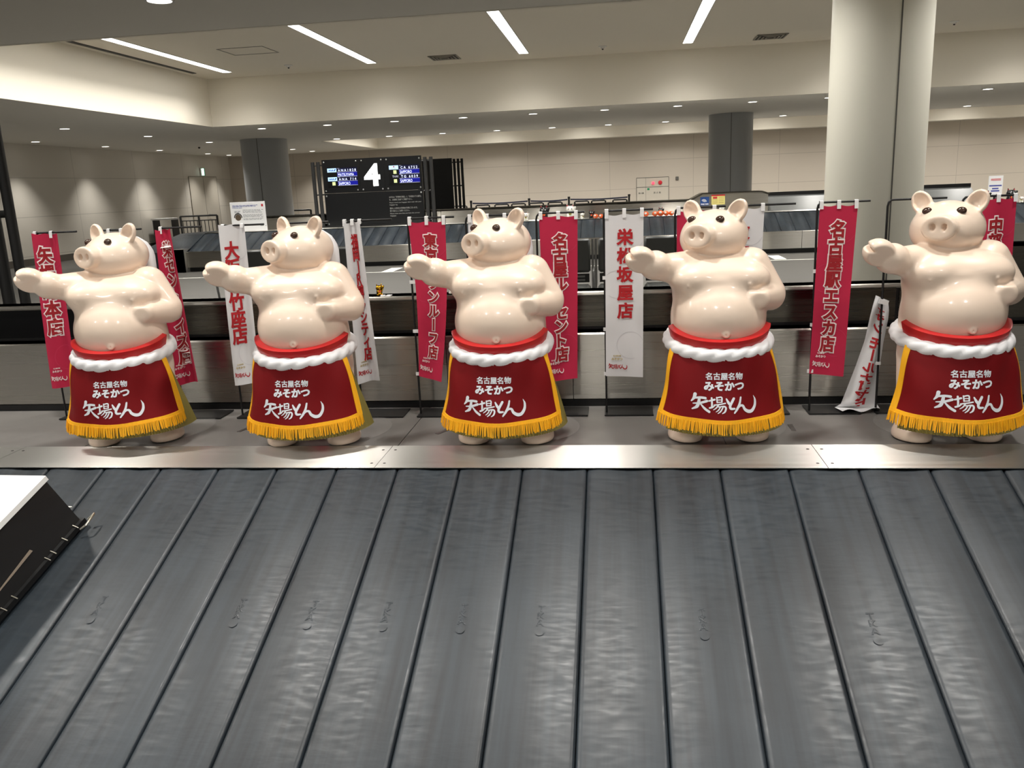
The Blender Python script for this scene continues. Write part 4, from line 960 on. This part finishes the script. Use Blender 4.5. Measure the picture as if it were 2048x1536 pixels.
# notice board on the far carousel
t = thing('notice_board', 'white notice board on the far carousel in front of the left grey column', 'notice board', (-8.80, 19.45, ZC))
MB().box((0, .01, .345), (.88, .02, .69), bev=.004).build('board', M['paper'], t, smooth=0)
mb = MB(); rnd = random.Random(5)
def lines(mb, x0, x1, z, h):
    x = x0
    while x < x1 - .03: w = rnd.uniform(.03, .09); mb.box((x + w / 2, -.001, z), (min(w, x1 - x), .002, h)); x += w + .012
for z in (.61, .585): lines(mb, -.38, .25, z, .011)
lines(mb, -.38, -.1, .555, .011); mb.build('blue_print', M['paperblue'], t, smooth=0)
mb = MB()
for z in (.50, .47, .44, .39, .365, .34, .30, .275): lines(mb, -.13, .36, z, .008)
for z in (.475, .445): lines(mb, -.34, -.2, z, .010)
lines(mb, .28, .40, .12, .008); mb.build('grey_print', M['papertxt'], t, smooth=0)
MB().box((.37, -.001, .60), (.045, .003, .055)).build('red_mark', M['redp'], t, smooth=0)
mb = MB(); mb.add([(-.26 + .075 * math.cos(q), -.0015, .33 + .075 * math.sin(q)) for q in np.linspace(0, 2 * PI, 24, endpoint=False)], [tuple(range(24))]); mb.build('round_emblem', M['scuff'], t, smooth=0)
mb = MB(); put2d(mb, stroke_mesh([(-.26 + .092 * math.cos(q), .33 + .092 * math.sin(q)) for q in np.linspace(0, PI, 14)], [.022] * 14, 2), wall_chart(-.002)); mb.build('emblem_arc', M['black'], t, smooth=0)

# ------------------------------------------------------------------ number sign
t = thing('number_sign', 'black carousel sign with glowing number four and two flight screens', 'sign', (-5.79, 19.82, 0))
CZ = (.84, 2.405); SW = 2.42
MB().box((0, .03, (1.62 + CZ[1]) / 2), (SW, .05, CZ[1] - 1.625), bev=.004).build('upper_board', M['signblk'], t, smooth=0)
MB().box((0, .03, (CZ[0] + 1.619) / 2), (SW, .05, 1.619 - CZ[0]), bev=.004).build('lower_board', M['signblk'], t, smooth=0)
mb = MB()
for x in (-.30, .30): mb.box((x, .003, 2.01), (.008, .006, .78))
mb.build('board_joint', M['black'], t, smooth=0)
for x in (-1.16, -.37, -.24, .24, .37, 1.16):
    for z in (2.345, 1.68): MB().ball((x, .004, z), (.019, .012, .019), 12, 7).build('bolt', M['bolt'], t)
for x, z in ((-1.16, 1.56), (1.16, 1.56), (-1.16, .9)): MB().ball((x, .004, z), (.019, .012, .019), 12, 7).build('bolt', M['bolt'], t)
mb = MB(); V, F = glyph('4', .035); w = max(p[0] for p in V); mb.add([((p[0] - w / 2) * .74 + .01, -.002 - p[2] * .05, 1.775 + p[1] * .68) for p in V], F); mb.build('number', M['glow4'], t, smooth=0)['label'] = 'glowing white number four'
def screen(cx, cz, rows):
    b = MB().box((cx, .0, cz), (.74, .012, .46)).build('screen', M['scrblk'], t, smooth=0); ch = wall_chart(-.0085)
    tx = MB(); small = MB(); navy = MB(); blue = MB(); ln = MB(); pale = MB(); tagm = MB()
    for r, (code, dest, logo, tg) in enumerate(rows):
        z = cz + .165 - .205 * r
        navy.box((cx + .125, -.0065, z), (.49, .002, .095)); blue.box((cx + .125, -.0065, z - .10), (.49, .002, .095)); ln.box((cx + .125, -.0075, z - .05), (.49, .002, .006)); ln.box((cx + .125, -.0075, z - .152), (.49, .002, .008))
        tx = MB(); text_on(tx, code, ch, cx + .125, z - .008, .078, .008, sx=.98); text_on(tx, dest, ch, cx - .10, z - .108, .092, .004, sx=.72, align='L'); tx.build('flight_lettering', M['scrtxt'], b, smooth=0)
        text_on(small, 'Flight', ch, cx - .11, z + .04, .026, 0, align='L'); text_on(small, 'From', ch, cx - .11, z - .062, .026, 0, align='L')
        if logo in ('ANA', 'AIR'):
            pale.box((cx - .245, -.0065, z), (.225, .002, .09))
        if logo == 'ANA': lg = MB(); text_on(lg, 'ANA', ch, cx - .265, z, .06, .03, .002); lg.add([(cx - .20, -.0105, z - .022), (cx - .175, -.0105, z - .022), (cx - .145, -.0105, z + .026), (cx - .17, -.0105, z + .026)], [(0, 1, 2, 3)]); lg.build('airline_logo', M['logoblue'], b, smooth=0)
        elif logo == 'AIR': lg = MB(); text_on(lg, 'AIR CHINA', ch, cx - .245, z - .022, .026, .01, .002); lg.ball((cx - .24, -.009, z + .018), (.018, .002, .018), 10, 6); lg.build('airline_logo', M['redp'], b, smooth=0)
        elif logo == 'THAI': text_on(small, 'THAI', ch, cx - .22, z, .065, .01)
        if tg: tagm.box((cx - .22, -.0065, z - .105), (.075, .002, .08))
    for m_, n_, q in ((navy, 'navy_field', 'scrdark'), (blue, 'blue_field', 'scrblue'), (ln, 'screen_line', 'scrline'), (small, 'small_lettering', 'scrline'), (pale, 'logo_field', 'scrlb'), (tagm, 'tag_icon', 'scrgrn')):
        if m_.v: m_.build(n_, M[q], b, smooth=0)
screen(-.725, 1.99, [('A N A 1 8 2 8', 'MATSUYAMA', 'ANA', False), ('A N A   7 1 4', 'SAPPORO', 'ANA', True)])
screen(.785, 1.99, [('C A   6 7 5 2', 'SAPPORO', 'AIR', True), ('T G   6 0 3 9', 'SAPPORO', 'THAI', True)])
mb = MB(); ch = wall_chart(.003)
for z, tx, s, w in ((1.475, 'お手元の「手荷物引換証」と「手荷物タグの番号」', .046, .78), (1.415, 'を、お客様ご自身でご確認下さい。', .046, .56), (1.35, 'Please match you baggage claim stub with your', .036, .78), (1.30, 'baggage tag.', .036, .2), (1.215, '類似した形状の手荷物が多数ございます。', .046, .68), (1.155, '取り違えにご注意ください。', .046, .48), (1.095, 'Please make sure that you have the correct', .036, .72), (1.045, 'baggage.', .036, .15)):
    mb = MB(); V, F = glyph(tx, .012); wd = max(p[0] for p in V); mb.add([ch(.375 + p[0] * w / wd, z + (p[1] - .35) * s, .002) for p in V], F); mb.build('lettering', M['signtxt'], t, smooth=0)
for s in (-1, 1):
    fr = None
    mb = MB()
    for k, x in enumerate((1.30, 1.44)): mb.tube([(s * x, .0 + .02 * k, .84), (s * x, .0 + .02 * k, 2.36)], .045, 12)
    for z in (.92, 1.60, 2.28): mb.tube([(s * 1.2, .03, z), (s * 1.44, .03, z)], .018, 8)
    mb.build('side_frame', M['tube'], t)
mb = MB(); mb.box((0, .01, .838), (SW + .5, .10, .03)); mb.build('base_rail', M['black'], t, smooth=0)
# second sign farther away
t = thing('number_sign', 'black back of a farther carousel sign behind the number sign', 'sign', (-5.6, 26.0, 0))
MB().box((0, 0, 1.65), (1.1, .08, 1.75)).build('board', M['black'], t, smooth=0)
mb = MB()
for x in (.62, .74, .86): mb.tube([(x, 0, 0), (x, 0, 2.5)], .042, 12)
for z in (.9, 1.7, 2.4): mb.tube([(.5, 0, z), (.86, 0, z)], .02, 8)
for x in (-.4, .4): mb.tube([(x, 0, 0), (x, 0, .8)], .04, 10)
mb.build('side_frame', M['black'], t)
# tube frame at the left edge
t = thing('tube_frame', 'dark upright tube frame standing at the far left behind the carousel', 'frame', (-5.06, 6.6, 0))
for x, r in ((-.18, .05), (-.028, .042)): MB().tube([(x, 0, .04), (x, 0, 2.9)], r, 16).build('upright', M['tube'], t)
MB().tube([(-.6, 0, 1.555), (-.03, 0, 1.555)], .032, 12).build('cross_bar', M['tube'], t); MB().tube([(-.6, 0, 2.4), (-.03, 0, 2.4)], .032, 12).build('cross_bar', M['tube'], t)
MB().box((-.05, 0, .02), (.5, .5, .04), bev=.008).build('foot_plate', M['tube'], t)
MB().tube([(-.6, 0, .04), (-.6, 0, 2.9)], .042, 16).build('upright', M['tube'], t)

# ------------------------------------------------------------------ waiting seats
def bench(x0, n, label):
    p = .517; t = thing('waiting_bench', label, 'bench', (x0, 9.3, 0), 0, 'rows of charcoal waiting seats')
    MB().box((n * p / 2, .22, .33), (n * p, .07, .06), bev=.008).build('beam', M['alu'], t)
    for x in (p * .5, n * p - p * .5):
        mb = MB(); mb.box((x, .22, .16), (.05, .05, .32)); mb.box((x, .22, .015), (.06, .55, .03), bev=.008); mb.build('leg', M['alu'], t)
    for i in range(n):
        cx = (i + .5) * p
        MB().box((cx, .0, .455), (.43, .46, .07), bev=.028).build('seat_pad', M['seat'], t)
        MB().box((cx, .32, .80), (.43, .06, .38), Matrix.Rotation(R(-9), 3, 'X'), bev=.024).build('backrest', M['seat'], t)
        mb = MB()
        for z in (.53, .57): mb.box((cx, .265, z), (.30, .012, .022))
        mb.build('lumbar_mesh', M['perf'], t, smooth=0)
        MB().box((cx, .285, .55), (.40, .02, .10), Matrix.Rotation(R(-6), 3, 'X')).build('back_shell', M['tube'], t, smooth=0)
    for i in range(n + 1):
        x = i * p
        mb = MB(); mb.tube([(x - .018, .33, .98), (x - .018, .27, .62), (x - .018, .23, .44)], .014, 8); mb.tube([(x + .018, .33, .98), (x + .018, .27, .62), (x + .018, .23, .44)], .014, 8); mb.build('side_rail', M['alu'], t)
        MB().tube([(x, .27, .66), (x, .0, .67), (x, -.12, .66), (x, -.14, .62), (x, -.10, .42), (x, .18, .36)], .014, 8).build('armrest', M['alu'], t)
bench(-4.62, 3, 'charcoal waiting bench behind the first and second pigs'); bench(-.80, 4, 'charcoal waiting bench behind the middle and fourth pigs')

# ------------------------------------------------------------------ railings, carts, queue posts far back
def railing(x0, x1, y, h, label, seed):
    t = thing('railing', label, 'railing', (x0, y, 0)); L = x1 - x0
    for z, r in ((h, .03), (h - .16, .018), (.12, .02)): MB().tube([(0, 0, z), (L, 0, z)], r, 8).build('rail', M['tube'], t)
    for x in (0, L / 2, L): MB().box((x, 0, h / 2), (.06, .05, h)).build('post', M['tube'], t, smooth=0)
    mb = MB(); n = int(L / .13)
    for k in range(n): mb.box(((k + .5) * L / n, 0, (h - .04) / 2), (.02, .02, h - .28))
    mb.build('baluster', M['tube'], t, smooth=0); return t
railing(-18.7 + 3.0, -14.3, 29.0, 1.05, 'dark grey railing near the left wall behind the leftmost pig', 1); railing(-13.4, -10.9, 29.3, 1.10, 'dark grey railing in front of the left wall door', 2)
t = thing('low_counter', 'pale counter top on legs beside the left railing', 'table', (-15.9, 28.3, 0)); MB().box((0, 0, 1.0), (.8, .5, .06)).build('top', M['paper'], t, smooth=0)
for x in (-.35, .35): MB().box((x, 0, .485), (.05, .4, .97)).build('leg', M['tube'], t, smooth=0)
_c = None
for i, (x, nm) in enumerate([(-5.62, 'leftmost, behind the number sign frame'), (-4.8, 'second from the left in the row'), (-4.12, 'above the middle pig, third in the row'), (-3.52, 'fourth in the row, just left of the second queue post'), (-2.88, 'fifth in the row, just right of the second queue post'), (-2.22, 'sixth in the row, behind the large cats'), (-1.29, 'seventh in the row, right of the large white cat'), (-.70, 'eighth in the row'), (.04, 'rightmost in the row by the last queue post')]):
    if _c is None:
        t = _c = thing('luggage_cart', '', 'luggage cart', (x, 30, 0), 0, 'luggage carts in the far row')
        MB().tube([(-.24, 0, .2), (-.24, 0, .98), (-.20, 0, 1.0), (.20, 0, 1.0), (.24, 0, .98), (.24, 0, .2)], .028, 8).build('handle', M['black'], t)
        MB().box((0, .02, .80), (.36, .02, .18)).build('card_holder', M['paper'], t, smooth=0)
        MB().box((0, -.35, .2), (.5, .8, .04), bev=.01).build('platform', M['alu'], t)
        for a_, b_ in ((-.2, -.7), (.2, -.7), (0, .0)): MB().lathe([(.0, -.02), (.08, -.02), (.08, .02), (0, .02)], 14).build('wheel', M['black'], t).matrix_basis = Matrix.Translation((a_, b_, .08)) @ Matrix.Rotation(PI / 2, 4, 'Y')
    else: t = copy_tree(_c)
    t.location = (x, 30, 0); t['label'] = 'black handled luggage cart, %s' % nm
PX = (-5.39, -3.24, -1.79, .37)
for i, x in enumerate(PX):
    t = thing('queue_post', 'dark queue post with belt behind the carts, ' + ('beside the farther black sign', 'above the middle pig', 'right of the large white cat', 'at the right end near the hydrant cabinet')[i], 'queue post', (x, 31, 0), 0, 'queue posts behind the carts')
    MB().lathe([(.0, 0), (.17, 0), (.17, .02), (.04, .05), (.035, .06), (.035, 1.08), (.045, 1.09), (.045, 1.16), (0, 1.16)], 16).build('post', M['rod'], t)
    if i < 3:
        L = PX[i + 1] - x - .1; mb = MB(); pts = [(.05 + L * k / 8, 0, 1.06 - .03 * math.sin(PI * k / 8)) for k in range(9)]
        V = []
        for p in pts: V += [(p[0], -.003, p[2] - .025), (p[0], -.003, p[2] + .025), (p[0], .003, p[2] + .025), (p[0], .003, p[2] - .025)]
        mb.add(V, [(4 * k + j, 4 * k + (j + 1) % 4, 4 * k + 4 + (j + 1) % 4, 4 * k + 4 + j) for k in range(8) for j in range(4)]); mb.build('belt', M['blue'], t, smooth=0)
